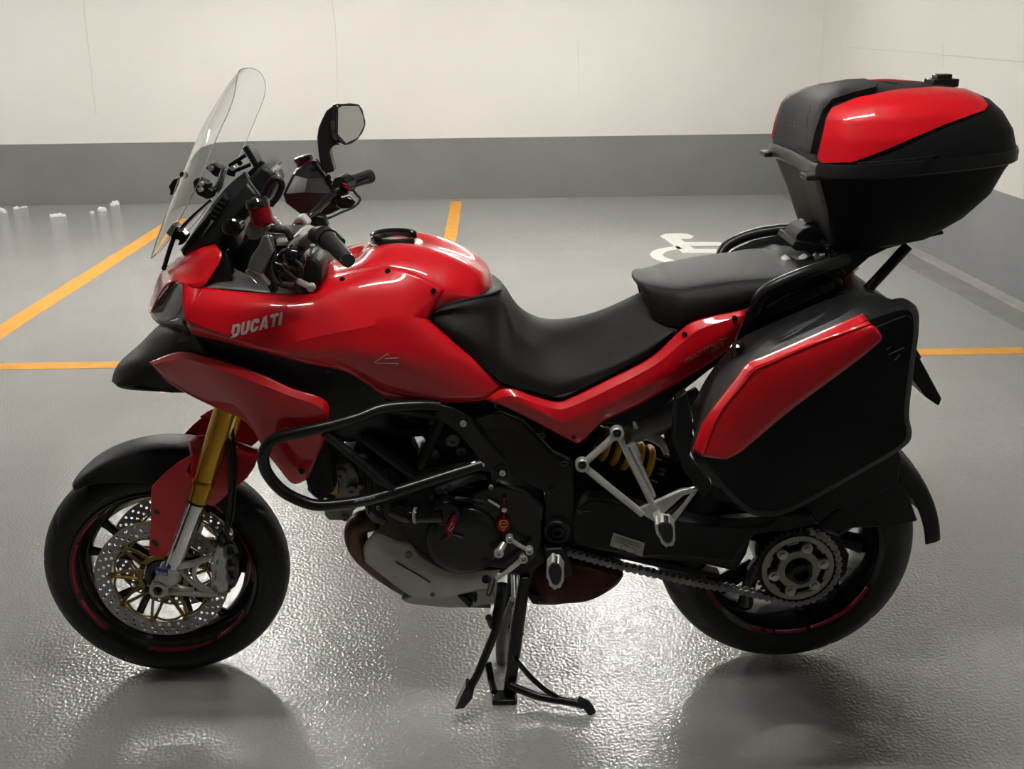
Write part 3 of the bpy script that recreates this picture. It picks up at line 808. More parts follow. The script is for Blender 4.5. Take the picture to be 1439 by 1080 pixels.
# stitching along the pad
for i in range(15):
    u = 1135+(1132.5-1135)*i/14+ (3 if i < 3 else 0); v = 150+i*4.1
    d = (at(u, v, -.1)-EYE).normalized(); h = pt.ray_cast(EYE, d)[0]
    if h: MB().box(h-d*.001, (.0012,.0012,.0045)).build('stitch', 'grey_print', tcase, smooth=False)
for P in ([(1109.5,170),(1111,166),(1112.5,170)], [(1114,173.5),(1115.5,168.5),(1117.5,174)], [(1119,174),(1120,169.5),(1121,174)], [(1108,175),(1110.5,178),(1112,175.5)], [(1113,178),(1115,175.5),(1117,178)], [(1117.5,179.5),(1119.5,176),(1121,179.5)]):
    Q = []
    for u, v in P:
        d = (at(u, v, -.05)-EYE).normalized(); h = pt.ray_cast(EYE, d)[0]; Q.append((h if h else at(u, v, -.05))-d*.0006)
    MB().tube(Q, .0006, 4).build('pad_emblem', 'grey_print', tcase)
# latches
for (u, v, y) in ((1147, 247, -.17), (1089, 215, .165)):
    p = at(u, v, y); MB().box((.637, p.y, p.z), (.028, .05, .012)).build('latch', 'powder', tcase, bevel=.003)
p = lid_t.ray_cast(Vector((.945, -.02, 2)), Vector((0, 0, -1)))[0]
MB().box(Vector((p.x, -.02, p.z+.004)), (.055, .05, .016)).box(Vector((p.x, -.02, p.z+.014)), (.032, .03, .014)).build('top_button', 'powder', tcase, bevel=.002)
bar('lid_groove', [(1205,229.5,-.262),(1290,222,-.262),(1385,205,-.2)], None, .0015, 'plastic_smooth', tcase)

# --- panniers
cover_bvh = []; cover_rings = []
def pannier(mir):
    O = [(1212,441),(1275,421.5),(1287,428),(1292,442),(1291,471),(1286,504),(1278,570),(1277.5,588),(1282,606),(1280,620),(1262,635),(1185,679),(1128,711),(1096,725),(1063,726),(1043,716),(1010,684),(978,652),(971,636),(994,584),(1050,511),(1145,470)]
    cx, cv = 1130, 580
    def inset(k):
        out = []
        for qi, (u, v) in enumerate(O):
            e = 1.0 if qi in (0, 18, 19, 20, 21) else (.75 if qi in (1, 17) else .45)
            if k > .2: e = 1.0
            out.append((u+(cx-u)*k*e, v+(cv-v)*k*e))
        return out
    N = 5
    fl2 = lambda P: mirror(P) if mir else P
    base = pts(O, -.425)
    cen = sum(base, Vector())/len(base)
    def sh(P, y, s): return [Vector((cen.x+(p.x-cen.x)*s, y, cen.z+(p.z-cen.z)*s)) for p in P]
    def dense(P, closed=True):
        out = []
        for i in range(len(P)):
            a, b = P[i], P[(i+1) % len(P)]
            for k in range(N): out.append(a.lerp(b, k/N))
        # round the corners a little
        n = len(out)
        for _ in range(3): out = [(out[i-1]+out[i]*2+out[(i+1) % n])/4 for i in range(n)]
        return out
    shell = [dense(sh(base, -.205, .80)), dense(sh(base, -.225, .86)), dense(sh(base, -.30, .91)), dense(sh(base, -.385, .955)), dense(sh(base, -.398, .955))]
    shell = [fl2(r) for r in shell]
    o = rings_mesh('pannier', shell, 'case_plastic', bike)
    cov = [dense(sh(base, -.388, .965)), dense(sh(base, -.395, .995)), dense(sh(base, -.402, 1.0)), dense(base), dense(pts(inset(.02), -.438)), dense(pts(inset(.095), -.460)), dense(pts(inset(.11), -.463)), dense(pts(inset(.3), -.471)), dense(pts(inset(.55), -.474))]
    if not mir: cover_rings.append(cov)
    cv_o = rings_mesh('cover', [fl2(r) for r in cov], 'case_plastic', o, angle=14)
    if not mir: cover_bvh.append(bvh_of(cv_o))
    E_ = [(972.5,636),(980,614),(994,584),(1034,532),(1050,511),(1080,498),(1145,470),(1212,441)]
    ins = lambda P, k: [(u+(cx-u)*k, v+(cv-v)*k) for u, v in P]
    E1 = ins(E_[:-1], .02)+[(1214,443.5)]; C_ = [(986,640)]+ins(E_[1:-1], .10)+[(1222,453)]; C2 = [(989,641)]+ins(E_[1:-1], .13)+[(1224,456)]
    D0 = [(1003,643),(1016,618),(1033,594),(1066,557),(1092,540),(1120,523),(1176,493),(1231,460)]
    D_ = [(1021,644.5),(1034,638),(1046,630),(1103,582),(1130,561),(1160,539),(1190,517),(1234,482),(1239,471)]
    patch('pannier_panel', [fl2(pts(E_, -.431)), fl2(pts(E1, -.445)), fl2(pts(C_, -.4665)), fl2(pts(C2, -.470)), fl2(pts(D0, -.477)), fl2(pts(D_, -.479))], 'red', o, n=50, k=4, crease=(2,), thick=.003, angle=12)
    def onc(P): 
        out = []
        for u, v in P:
            d = (at(u, v, -.46)-EYE).normalized(); h = cover_bvh[0].ray_cast(EYE, d)[0]
            out.append((h if h else at(u, v, -.46))-d*.0062)
        return fl2(spline(out, 5))
    MB().tube(fl2(spline(pts([(987.5,640.5),(1009,585),(1045,538),(1060,520),(1087,508),(1144,483),(1223,455)], -.4715), 5)), .0014, 6).build('panel_groove', 'red', o)
    MB().tube(onc([(1228,462),(1250,452),(1273,444),(1281,449)]), .0018, 6).build('cover_groove', 'plastic_smooth', o)
    # top fittings
    for (u, v, y, s) in ((1036,487,-.3,1),):
        p = at(u, v, y)
        if mir: p.y *= -1
        MB().lathe(p, (-.25, 0, 1), [(-.05,.016),(.004,.015),(.008,.010),(.008,.001)], 18).build('knob', 'gloss_black', o)
    H = pts([(1068,500,-.36),(1128,470,-.36),(1142,462,-.33),(1082,489,-.33)])
    MB().prism(fl2(H), (0, 0, .014)).build('carry_handle', 'plastic_smooth', o, bevel=.005)
    H = pts([(1060,487,-.30),(1150,447,-.30),(1190,432,-.28),(1195,424,-.25),(1100,462,-.25),(1060,478,-.27)])
    MB().prism(fl2(H), (0, 0, -.06)).build('mounting_bracket', 'plastic', o, bevel=.005)
    return o
pan = pannier(False)
for P in ([(1246,491),(1252,486.5)], [(1248.5,498),(1271,488)], [(1257,506),(1265,498)]):
    MB().tube(pts(P, -.4725), .0008, 5).build('pannier_emblem', 'grey_print', pan)

# --- hugger, plate holder
hug_r = .357; RW = Vector((0.70645, 0, .33485))
def hugger():
    rows = []
    for y, dr in ((-.115,-.045),(-.108,-.012),(-.08,.0),(0,.006),(.08,.0),(.108,-.012),(.115,-.045)):
        rows.append([Vector((RW.x+(hug_r+dr)*math.cos(R(a)), y, RW.z+(hug_r+dr)*math.sin(R(a)))) for a in range(9, 120, 5)])
    return patch('rear_mudguard', rows, 'plastic', bike, n=30, k=3, thick=.004)
hg = hugger()
plate('mudguard_arm', [(1150,742),(1170,720),(1230,690),(1262,672),(1275,690),(1290,732),(1255,740),(1200,742),(1170,748)], -.118, .02, 'plastic', hg, bevel=.004)
plate('mudguard_arm', [(1050,735),(1100,720),(1190,668),(1262,630),(1268,645),(1262,680),(1195,716),(1175,716),(1150,735),(1100,748)], -.125, .02, 'plastic', hg, bevel=.004)
plate('plate_stay', [(1200,408),(1228,410),(1250,425),(1296,503),(1284,512),(1235,432),(1200,425)], -.03, .06, 'plastic', bike, bevel=.004)
ph = plate('plate_holder', [(1278,508),(1288,498),(1294,505),(1324,560),(1320,571),(1302,559),(1284,535)], -.07, .14, 'plastic', bike, bevel=.004)
# ------------------------------------------------------------------ wheels
def tyre_mesh(name, Rr, w, rim_r, parent, grooves, Mx):
    n, m = 240, 34; prof = []
    for i in range(m+1):
        t = -1+2*i/m
        a = t*math.pi*.5
        # rounded tread, then sidewall down to the rim
        if abs(t) < .72:
            s = t/.72; th = s*1.12; rad = w*.52
            y = rad*math.sin(th); r = Rr-rad*(1-math.cos(th))*1.02
        else:
            s = (abs(t)-.72)/.28; th = 1.12; rad = w*.52
            y0 = rad*math.sin(th); r0 = Rr-rad*(1-math.cos(th))*1.02
            y = math.copysign(y0+.006*math.sin(s*math.pi)-.010*s, t); r = r0+(rim_r-r0)*s
        prof.append((y, r))
    v = []; f = []
    for k in range(n):
        a = 2*math.pi*k/n
        for i, (y, r) in enumerate(prof):
            t = -1+2*i/m; rr = r
            if grooves:
                s = abs(t)/.72
                ph = (k/n*grooves+ (.5 if t > 0 else 0)-s*.42) % 1.0
                if .22 < s < .93 and ph < .075: rr -= .0045
            v.append(Mx @ Vector((rr*math.cos(a), y, rr*math.sin(a))))
    M1 = m+1
    f = [(k*M1+i, k*M1+i+1, ((k+1) % n)*M1+i+1, ((k+1) % n)*M1+i) for k in range(n) for i in range(m)]
    return mesh(name, v, f, 'tyre', parent, angle=40)
def lathe_y(Mx, prof, n=72):
    """prof (y, r) turned about the wheel axle; closed profile ring"""
    v = []
    for k in range(n):
        a = 2*math.pi*k/n
        for y, r in prof: v.append(Mx @ Vector((r*math.cos(a), y, r*math.sin(a))))
    m = len(prof)
    f = [(k*m+i, k*m+(i+1) % m, ((k+1) % n)*m+(i+1) % m, ((k+1) % n)*m+i) for k in range(n) for i in range(m)]
    return v, f
def arc_strip(Mx, a0, a1, r0, r1, y0, y1, n=24):
    v = []
    for i in range(n+1):
        a = R(a0+(a1-a0)*i/n)
        v.append(Mx @ Vector((r0*math.cos(a), y0, r0*math.sin(a)))); v.append(Mx @ Vector((r1*math.cos(a), y1, r1*math.sin(a))))
    f = [(2*i, 2*i+1, 2*i+3, 2*i+2) for i in range(n)]
    return v, f
def disc_mesh(name, Mx, r0, r1, y, t, holes, mat_, parent):
    """flat ring with round drillings (polar grid with the hole cells shaped round)"""
    bm = bmesh.new()
    n = holes*6
    pat = [(.22, 0), (.5, 2), (.78, 4)]
    import_pts = []
    outer = [(r1*math.cos(2*math.pi*k/n), r1*math.sin(2*math.pi*k/n)) for k in range(n)]
    inner_ = [(r0*math.cos(2*math.pi*k/n), r0*math.sin(2*math.pi*k/n)) for k in range(n)]
    P = [Vector(p) for p in outer+inner_]
    E_ = [(k, (k+1) % n) for k in range(n)]+[(n+k, n+(k+1) % n) for k in range(n)]
    hc = []
    for h in range(holes):
        for fr_, ph in pat:
            r = r0+(r1-r0)*fr_; a = 2*math.pi*(h+ph/6)/holes
            hc.append((r*math.cos(a), r*math.sin(a)))
    hr = .0042
    for cx, cy in hc:
        b = len(P)
        for q in range(7): P.append(Vector((cx+hr*math.cos(q*2*math.pi/7), cy+hr*math.sin(q*2*math.pi/7))))
        E_ += [(b+q, b+(q+1) % 7) for q in range(7)]
    res = geometry.delaunay_2d_cdt(P, E_, [], 0, 1e-6)
    v2, f2 = res[0], res[2]; keep = []
    for f in f2:
        c = (v2[f[0]]+v2[f[1]]+v2[f[2]])/3; rc = c.length
        if rc < r0*math.cos(math.pi/n) or rc > r1: continue
        if any((c.x-hx)**2+(c.y-hy)**2 < (hr*.95)**2 for hx, hy in hc): continue
        keep.append(tuple(f))
    k = len(v2)
    top = [Mx @ Vector((p.x, y-t/2, p.y)) for p in v2]; bot = [Mx @ Vector((p.x, y+t/2, p.y)) for p in v2]
    cnt = set()
    for f in keep:
        for i in range(3): cnt.add((f[i], f[(i+1) % 3]))
    bnd = [e for e in cnt if (e[1], e[0]) not in cnt]
    faces = keep+[tuple(reversed([i+k for i in f])) for f in keep]+[(b, a, a+k, b+k) for a, b in bnd]
    return mesh(name, top+bot, faces, mat_, parent, angle=30)
STEER = .054
FWc = Vector((-.84225, 0, .2995))
MF = Matrix.Translation(FWc) @ Matrix.Rotation(STEER, 4, 'Z')
FR_RIM = .2255
v, f = lathe_y(MF, [(-.056,.2255),(-.053,.219),(-.046,.213),(-.030,.196),(-.012,.188),(.012,.188),(.030,.196),(.046,.213),(.053,.219),(.056,.2255),(.050,.2260),(.03,.206),(0,.202),(-.03,.206),(-.050,.2260)], 96)
fwheel = mesh('front_wheel', v, f, 'rim_black', bike, angle=40)
tyre_mesh('tyre', .2995, .124, .222, fwheel, 13, MF)
for k in range(5):
    for s in (-1, 1):
        a0 = 2*math.pi*(k+.1)/5+s*.10; a1 = 2*math.pi*(k+.1)/5+s*.235
        P = [MF @ Vector((.045*math.cos(a0), 0, .045*math.sin(a0))), MF @ Vector((.11*math.cos((a0+a1)/2), -.004, .11*math.sin((a0+a1)/2))), MF @ Vector((.192*math.cos(a1), 0, .192*math.sin(a1)))]
        MB().tube(spline(P, 4), [.011]*4+[.010]*4+[.013], 8).build('spoke', 'rim_black', fwheel)
v, f = lathe_y(MF, [(-.058,.03),(-.058,.045),(-.045,.052),(0,.05),(.045,.052),(.058,.045),(.058,.03)], 32); mesh('hub', v, f, 'rim_black', fwheel)
def brake(y, s):
    d = disc_mesh('brake_disc', MF, .121, .160, y, .005, 36, 'steel', fwheel)
    for k in range(9):      # carrier arms
        a = 2*math.pi*k/9+.2
        for e in (-1, 1):
            P = [Vector((.058*math.cos(a+e*.22), y+s*.012, .058*math.sin(a+e*.22))), Vector((.090*math.cos(a+e*.10), y+s*.008, .090*math.sin(a+e*.10))), Vector((.118*math.cos(a+e*.03), y+s*.002, .118*math.sin(a+e*.03)))]
            MB().tube([MF @ p for p in P], .0042, 6).build('carrier_arm', 'bronze', fwheel)
        c = MF @ Vector((.121*math.cos(a), y, .121*math.sin(a)))
        ax = MF.to_3x3() @ Vector((0, -s, 0))
        MB().lathe(c, ax, [(-.006,.0085),(.006,.0085),(.007,.006),(.007,.003),(.003,.003),(.003,.0005)], 12).build('float_button', 'bronze', fwheel)
        # arches between the arms
        a2 = a+math.pi/9
        arc = [MF @ Vector(((.112+.006*math.cos(t*math.pi))*math.cos(a+.06+(2*math.pi/9-.12)*(t+.5)), y, (.112+.006*math.cos(t*math.pi))*math.sin(a+.06+(2*math.pi/9-.12)*(t+.5)))) for t in [-.5+q/6 for q in range(7)]]
        MB().tube(arc, .003, 5).build('carrier_arch', 'bronze', fwheel)
    v, f = lathe_y(MF, [(y+s*.008,.05),(y+s*.008,.062),(y+s*.014,.062),(y+s*.014,.05)], 40); mesh('carrier_ring', v, f, 'bronze', fwheel)
    for k in range(5):
        a = 2*math.pi*k/5; bolt(MF @ Vector((.055*math.cos(a), y+s*.007, .055*math.sin(a))), MF.to_3x3() @ Vector((0, -s, 0)), .006, 'gloss_black', fwheel, 'disc_bolt')
    return d
brake(-.068, 1); brake(.068, -1)
# red rim tapes
for a0, a1 in ((128,152),(154,192),(196,222),(252,296),(300,328),(-8,28),(60,84)):
    v, f = arc_strip(MF, a0, a1, .2195, .2135, -.0545, -.0478, 16); o = mesh('rim_tape', v, f, 'stripe_red', fwheel, thick=.0012)
    v, f = arc_strip(MF, a0, a1, .2195, .2135, .0545, .0478, 16); o = mesh('rim_tape', v, f, 'stripe_red', fwheel, thick=.0012)
def rim_text(txt, Mx, a0, a1, r, y, parent, h=.005):
    v, f = text_mesh(txt, .2); x0 = min(p.x for p in v); x1 = max(p.x for p in v); h0 = max(p.y for p in v); out = []
    for p in v:
        a = R(a0+(a1-a0)*(p.x-x0)/(x1-x0)); rr = r+(p.y/h0)*h; out.append(Mx @ Vector((rr*math.cos(a), y-(rr-r)*.9, rr*math.sin(a))))
    mesh('rim_lettering', out, f, 'white_print', parent, smooth=False, recalc=False)
rim_text('MULTISTRADA 1200', MF, 196, 220, .2142, -.0496, fwheel, .0045); rim_text('MULTISTRADA 1200', MF, 302, 326, .2142, -.0496, fwheel, .0045)

# rear wheel
MR = Matrix.Translation(RW)
v, f = lathe_y(MR, [(-.082,.226),(-.078,.219),(-.070,.212),(-.045,.200),(-.015,.19),(.02,.19),(.05,.2),(.070,.212),(.078,.219),(.082,.226),(.072,.226),(.05,.208),(0,.204),(-.05,.208),(-.072,.226)], 96)
rwheel = mesh('rear_wheel', v, f, 'rim_black', bike, angle=40)
tyre_mesh('tyre', .320, .186, .222, rwheel, 15, MR)
for k in range(5):
    a = 2*math.pi*(k+.15)/5
    P = [Vector((.05*math.cos(a), .01, .05*math.sin(a))), Vector((.12*math.cos(a+.1), -.005, .12*math.sin(a+.1))), Vector((.195*math.cos(a+.28), -.02, .195*math.sin(a+.28)))]
    MB().tube(spline([MR @ p for p in P], 4), [.03]*5+[.026]*3+[.03], 10, flat=.6).build('spoke', 'rim_black', rwheel)
    P = [Vector((.10*math.cos(a), .01, .10*math.sin(a))), Vector((.195*math.cos(a-.2), -.02, .195*math.sin(a-.2)))]
    MB().tube([MR @ p for p in P], [.018, .026], 10, flat=.6).build('spoke', 'rim_black', rwheel)
v, f = lathe_y(MR, [(-.09,.03),(-.09,.07),(-.06,.085),(.05,.085),(.08,.06),(.08,.03)], 40); mesh('hub', v, f, 'rim_black', rwheel)
for a0, a1 in ((190,218),(246,254),(257,262),(264,285),(288,335)):
    v, f = arc_strip(MR, a0, a1, .2205, .2145, -.0805, -.0738, 18); mesh('rim_tape', v, f, 'stripe_red', rwheel, thick=.0012)
rim_text('MULTISTRADA 1200', MR, 302, 330, .2152, -.0755, rwheel, .0045)
# sprocket with teeth
SY = -.118
sp_c = at(1120, 796, SY)
MS = Matrix.Translation(Vector((sp_c.x, SY, sp_c.z)))
NT = 40; prof = []
for k in range(NT):
    for dt, r in ((-.28,.0955),(-.1,.1035),(.1,.1035),(.28,.0955)):
        a = 2*math.pi*(k+dt)/NT; prof.append((r*math.cos(a), r*math.sin(a)))
def ring_plate(Mx, outer, inner_r, y, t):
    n = len(outer); v = []
    for (x, z) in outer:
        a = math.atan2(z, x)
        for yy in (y-t/2, y+t/2):
            v.append(Mx @ Vector((x, yy, z))); 
        for yy in (y+t/2, y-t/2): v.append(Mx @ Vector((inner_r*math.cos(a), yy, inner_r*math.sin(a))))
    f = []
    for i in range(n):
        j = (i+1) % n
        for k in range(4): f.append((i*4+k, i*4+(k+1) % 4, j*4+(k+1) % 4, j*4+k))
    return v, f
v, f = ring_plate(MS, prof, .078, 0, .006); spr = mesh('sprocket', v, f, 'cast_dark', rwheel, angle=30)
circ = [(.087*math.cos(2*math.pi*k/72), .087*math.sin(2*math.pi*k/72)) for k in range(72)]
v, f = ring_plate(MS, circ, .074, -.004, .008); mesh('sprocket_rim', v, f, 'sprocket', rwheel, angle=30)
star = []
for k in range(72):
    a = 2*math.pi*k/72; r = .051+.024*max(0, math.cos(6*(a-.26)))**.7
    star.append((r*math.cos(a), r*math.sin(a)))
v, f = ring_plate(MS, star, .026, -.010, .012); mesh('sprocket_carrier', v, f, 'sprocket', rwheel, angle=30)
circ2 = [(.079*math.cos(2*math.pi*k/72), .079*math.sin(2*math.pi*k/72)) for k in range(72)]
v, f = ring_plate(MS, circ2, .03, .012, .006); mesh('carrier_backing', v, f, 'cast_dark', rwheel, angle=30)
for k in range(6):
    a = .26+2*math.pi*k/6
    c = MS @ Vector((.060*math.cos(a), -.014, .060*math.sin(a)))
    MB().lathe(c, (0,-1,0), [(-.004,.0125),(.003,.0125),(.004,.010),(.004,.0085),(.011,.0085),(.012,.006),(.012,.001)], 6 if False else 18).build('carrier_nut', 'aluminium', rwheel)
    a += math.pi/6
    arc = [MS @ Vector((.071*math.cos(a+t), -.006, .071*math.sin(a+t))) for t in (-.2,-.1,0,.1,.2)]
    MB().tube(arc, .004, 6).build('carrier_web', 'sprocket', rwheel)
MB().lathe(MS @ Vector((0,-.01,0)), (0,-1,0), [(-.02,.034),(.006,.034),(.012,.031),(.022,.027),(.028,.026),(.028,.018),(.010,.017),(.010,.001)], 30).build('axle_nut', 'powder', rwheel)

# ------------------------------------------------------------------ chain: links on a loop round the sprocket
ch = empty('chain'); ch.parent = bike
lowrun = pts([(789,772,SY),(839,786,SY),(892,799,SY),(947,811,SY),(995,821,SY),(1041,829,SY),(1083,838.5,SY)])
c0_ = MS @ Vector((0,0,0))
RC = .0985
def ang_of(p): return math.atan2(p.z-c0_.z, p.x-c0_.x)
a_start = ang_of(lowrun[-1])
arcp = [c0_+Vector((RC*math.cos(a_start+t), 0, RC*math.sin(a_start+t))) for t in [i*.12 for i in range(1, 30)]]
path = spline(lowrun, 8)+arcp
L = [0]
for i in range(1, len(path)): L.append(L[-1]+(path[i]-path[i-1]).length)
def pos(s):
    i = 0
    while i < len(L)-2 and L[i+1] < s: i += 1
    return path[i].lerp(path[i+1], (s-L[i])/(L[i+1]-L[i]))
pitch = .0168; link_me = {}
def link_mesh(wide):
    m = MB(); p = pitch; hw = .0085 if wide else .0072; n = 10; out = []
    for k in range(n+1):
        a = -math.pi/2+math.pi*k/n; out.append((p/2+hw*math.cos(a), hw*math.sin(a)))
    out2 = [(-x, -z) for x, z in out]
    poly = out+out2
    mid = [(0, hw*.55), (0, -hw*.55)]
    poly = out+[(0, hw*.55)]+out2+[(0, -hw*.55)]
    for y in ((-.0105, .0085) if wide else (-.0075, .0055)):
        m.prism([Vector((x, y, z)) for x, z in poly], (0, .002, 0))
    for x in (-p/2, p/2): m.cyl((x, -.012 if wide else -.006, 0), (x, .012 if wide else .006, 0), .0035 if wide else .005, n=10)
    me = bpy.data.meshes.new('chain_link'); me.from_pydata([tuple(q) for q in m.v], [], m.f); me.materials.append(M['chain'])
    return me
lm_ = [link_mesh(True), link_mesh(False)]
k = 0; s = 0.0
while s+pitch < L[-1]:
    a, b = pos(s), pos(s+pitch)
    o = bpy.data.objects.new('chain_link', lm_[k % 2]); C.objects.link(o); o.parent = ch
    d = b-a; o.location = (a+b)/2; o.rotation_euler = (0, -math.atan2(d.z, d.x), 0)
    s += pitch; k += 1

# ------------------------------------------------------------------ fork, mudguard, caliper (steered with the wheel)
def fork(side):
    mm = (lambda P: P) if side < 0 else (lambda P: [MF @ Vector((q.x, -q.y, q.z)) for q in [MF.inverted() @ p for p in P]])
    A_, B_, D_ = at(316,580,-.112), at(279,702,-.112), at(241,800,-.112)
    T_ = A_+(A_-B_).normalized()*.30
    top_, a1, a2, a3 = T_, B_.lerp(A_, .27), B_.lerp(A_, .2), B_
    ax = (B_-A_).normalized()
    g = MB().tube(mm([T_, B_-ax*.062, B_-ax*.058, B_-ax*.052, B_-ax*.045, B_-ax*.043, B_-ax*.002, B_]), [.0262,.0265,.029,.030,.029,.0262,.0258,.0235], 28).build('fork_leg', 'gold', bike, angle=30)
    MB().tube(mm([B_-ax*.002, B_+ax*.006, B_+ax*.0061]), [.0235,.0235,.021], 24).build('fork_seal', 'rubber', g)
    MB().tube(mm([B_, D_]), .0205, 24).build('fork_stanchion', 'chrome', g)
    E_ = at(222, 829, -.128); E_.y = -.112
    # foot: clamp collar + axle boss + arms to the caliper
    MB().tube(mm([D_-ax*.012, D_-ax*.008, D_+ax*.022, D_+ax*.026]), [.024,.0275,.0275,.026], 26).build('fork_foot', 'aluminium', g)
    m = MB(); m.prism(mm(pts([(222,804),(249,806),(249,818),(236,830),(226,822),(214,822)], -.125)), Vector((0, .03 if side < 0 else -.03, 0))); m.build('foot_block', 'aluminium', g, bevel=.005)
    p0 = mm([E_])[0]; axl = MF.to_3x3() @ Vector((0, side, 0))
    MB().lathe(p0, axl, [(-.03,.022),(.012,.022),(.015,.0205),(.018,.0205),(.020,.0185),(.020,.0125),(.002,.0118),(.002,.001)], 28).build('axle_clamp', 'aluminium', g)
    MB().lathe(p0, axl, [(.002,.0112),(.0045,.0112),(.0045,.001)], 20).build('axle_end', 'gloss_black', g)
    y = -.118
    MB().tube(mm(spline(pts([(246,794,y),(268,792,y),(286,786,y),(300,780,y)]), 4)), [.0125,.0115,.0105,.0095,.009,.0085,.0085,.008,.008,.0078,.0076,.0075,.0075], 10).build('caliper_arm', 'aluminium', g)
    MB().tube(mm(spline(pts([(229,831,y),(255,832,y),(285,834,y),(308,833,y)]), 4)), [.0125]+[.008]*11+[.0085], 10).build('caliper_arm', 'aluminium', g)
    MB().tube(mm(spline(pts([(250,798,y),(264,812,y),(282,826,y),(306,833,y)]), 4)), .0058, 8).build('caliper_arm', 'aluminium', g)
    MB().tube(mm(spline(pts([(297,783,y),(280,790,y),(273,803,y),(278,818,y),(300,831,y)]), 4)), .0055, 8).build('caliper_arm', 'aluminium', g)
    MB().tube(mm(spline(pts([(238,820,y),(256,827,y),(272,828,y)]), 4)), .007, 8).build('caliper_arm', 'aluminium', g)
    cal = [(299,783),(304,770),(309,766),(313,771),(313,781),(318,790),(314,797),(318,806),(315,812),(320,822),(318,832),(306,834),(302,818),(297,808),(296,796)]
    m = MB(); m.prism(mm(pts(cal, -.128)), Vector((0, .04 if side < 0 else -.04, 0))); cl = m.build('brake_caliper', 'aluminium', g, bevel=.005, seg=3)
    for (u, v) in ((303,795),(306,817)):
        p = mm([at(u, v, -.126)])[0]; MB().lathe(p, axl, [(0,.0115),(.004,.0105),(.005,.006),(.005,.001)], 20).build('piston_cap', 'aluminium', g)
    m = MB(); m.prism(mm(pts([(315,775),(325,772),(334,785),(335,805),(331,825),(320,832),(318,806)], -.098)), Vector((0, .075 if side < 0 else -.075, 0))); m.build('caliper_body', 'gloss_black', g, bevel=.006)
    for (u, v, y_) in ((322,781,-.1),(326,797,-.1),(325,815,-.1),(321,828,-.1)):
        bolt(mm([at(u, v, y_)])[0], axl, .006, 'cast', g, 'caliper_bolt', .007)
    return g
fl_leg = fork(-1); fork(1)
pl_ = MB(); pl_.prism(pts([(218.5,797),(236,800),(235.5,809),(218,806)], -.1415), (0, .002, 0)); pl_.build('fork_label', 'blue_label', fl_leg, smooth=False)
lettering('label_lettering', 'ÖHLINS', (219,805.5), (235,808), .0085, -.142, 'white_print', fl_leg, None, off=.0012)
lettering('caliper_lettering', 'brembo', (302,828), (307,786), .006, -.129, 'grey_print', fl_leg, None, off=.001)

def mudg():
    # black front guard over the tyre
    def lerp_tab(tab, a):
        for (a0, r0), (a1, r1) in zip(tab[:-1], tab[1:]):
            if a0 >= a >= a1: return r0+(r1-r0)*(a0-a)/(a0-a1)
        return tab[-1][1]
    cen = [(126,.315),(118,.322),(111,.328),(99,.336),(86,.344),(74,.350),(60,.350)]
    sid = [(126,.299),(118,.298),(110,.285),(99,.270),(88,.262),(74,.262),(60,.265)]
    rows = []
    for y, k in ((-.073,0),(-.070,.45),(-.058,.80),(-.034,.96),(0,1),(.034,.96),(.058,.80),(.070,.45),(.073,0)):
        row = []
        for a in range(125, 65, -3):
            r = lerp_tab(sid, a)*(1-k)+lerp_tab(cen, a)*k
            w = 1-.25*max(0, (a-116)/10)**2
            row.append(MF @ Vector((r*math.cos(R(a)), y*w, r*math.sin(R(a)))))
        rows.append(row)
    return patch('front_mudguard', rows, 'plastic', bike, n=34, k=4, thick=.004)
mg = mudg()
def mside(side):
    mm = (lambda P: P) if side < 0 else (lambda P: [MF @ Vector((q.x, -q.y, q.z)) for q in [MF.inverted() @ p for p in P]])
    d = Vector((0, .008 if side < 0 else -.008, 0))
    A_ = [(212.5,684),(230,666),(250,650),(272,638),(262,662),(268,668),(270,682),(262,706),(238,776),(234,782),(209,780.5)]
    o = MB().prism(mm(pts(A_, -.143)), d).build('mudguard_shield', 'red', mg, bevel=.003)
    for (u, v) in ((220.5,720),(218,763)):
        MB().prism(mm(pts([(u-4.5,v-5),(u,v-4),(u+4,v+1),(u+4,v+5),(u,v+4),(u-4,v)], -.1445)), d*.3).build('shield_slot', 'gloss_black', mg, smooth=False)
    T1 = pts([(264,616,-.06),(283,611.5,-.075),(322,617,-.075),(362,631,-.06)])
    T2 = pts([(268,640,-.11),(290,640,-.11),(325,640,-.105),(363,640,-.09)])
    T3 = pts([(270,672,-.125),(296,678,-.12),(326,676,-.115),(357,656,-.105)])
    T4 = pts([(288,706,-.125),(300,710,-.122),(322,694,-.118),(347,671,-.112)])
    patch('mudguard_rear', [mm(T1), mm(T2), mm(T3), mm(T4)], 'red', mg, n=20, k=4, crease=(1,), thick=.004, angle=25)
    bar('mudguard_trim', [(288,705,-.12),(300,709,-.12),(313,720,-.115)], None, .002, 'red', mg) if side < 0 else None
mside(-1); mside(1)
# hoses down to the caliper
bar('brake_hose', [(318,610,-.115),(323,640,-.13),(324,680,-.135),(322,715,-.13),(318,742,-.12),(320,762,-.11),(325,772,-.1)], None, .0055, 'rubber', bike)
bar('brake_hose', [(326,600,-.1),(331,650,-.12),(329,700,-.125),(324,735,-.12),(312,752,-.11),(303,762,-.1)], None, .004, 'rubber', bike)
bar('brake_hose', [(316,745,-.11),(308,756,-.12),(312,766,-.125),(326,764,-.11),(332,775,-.1)], None, .006, 'gloss_black', bike)

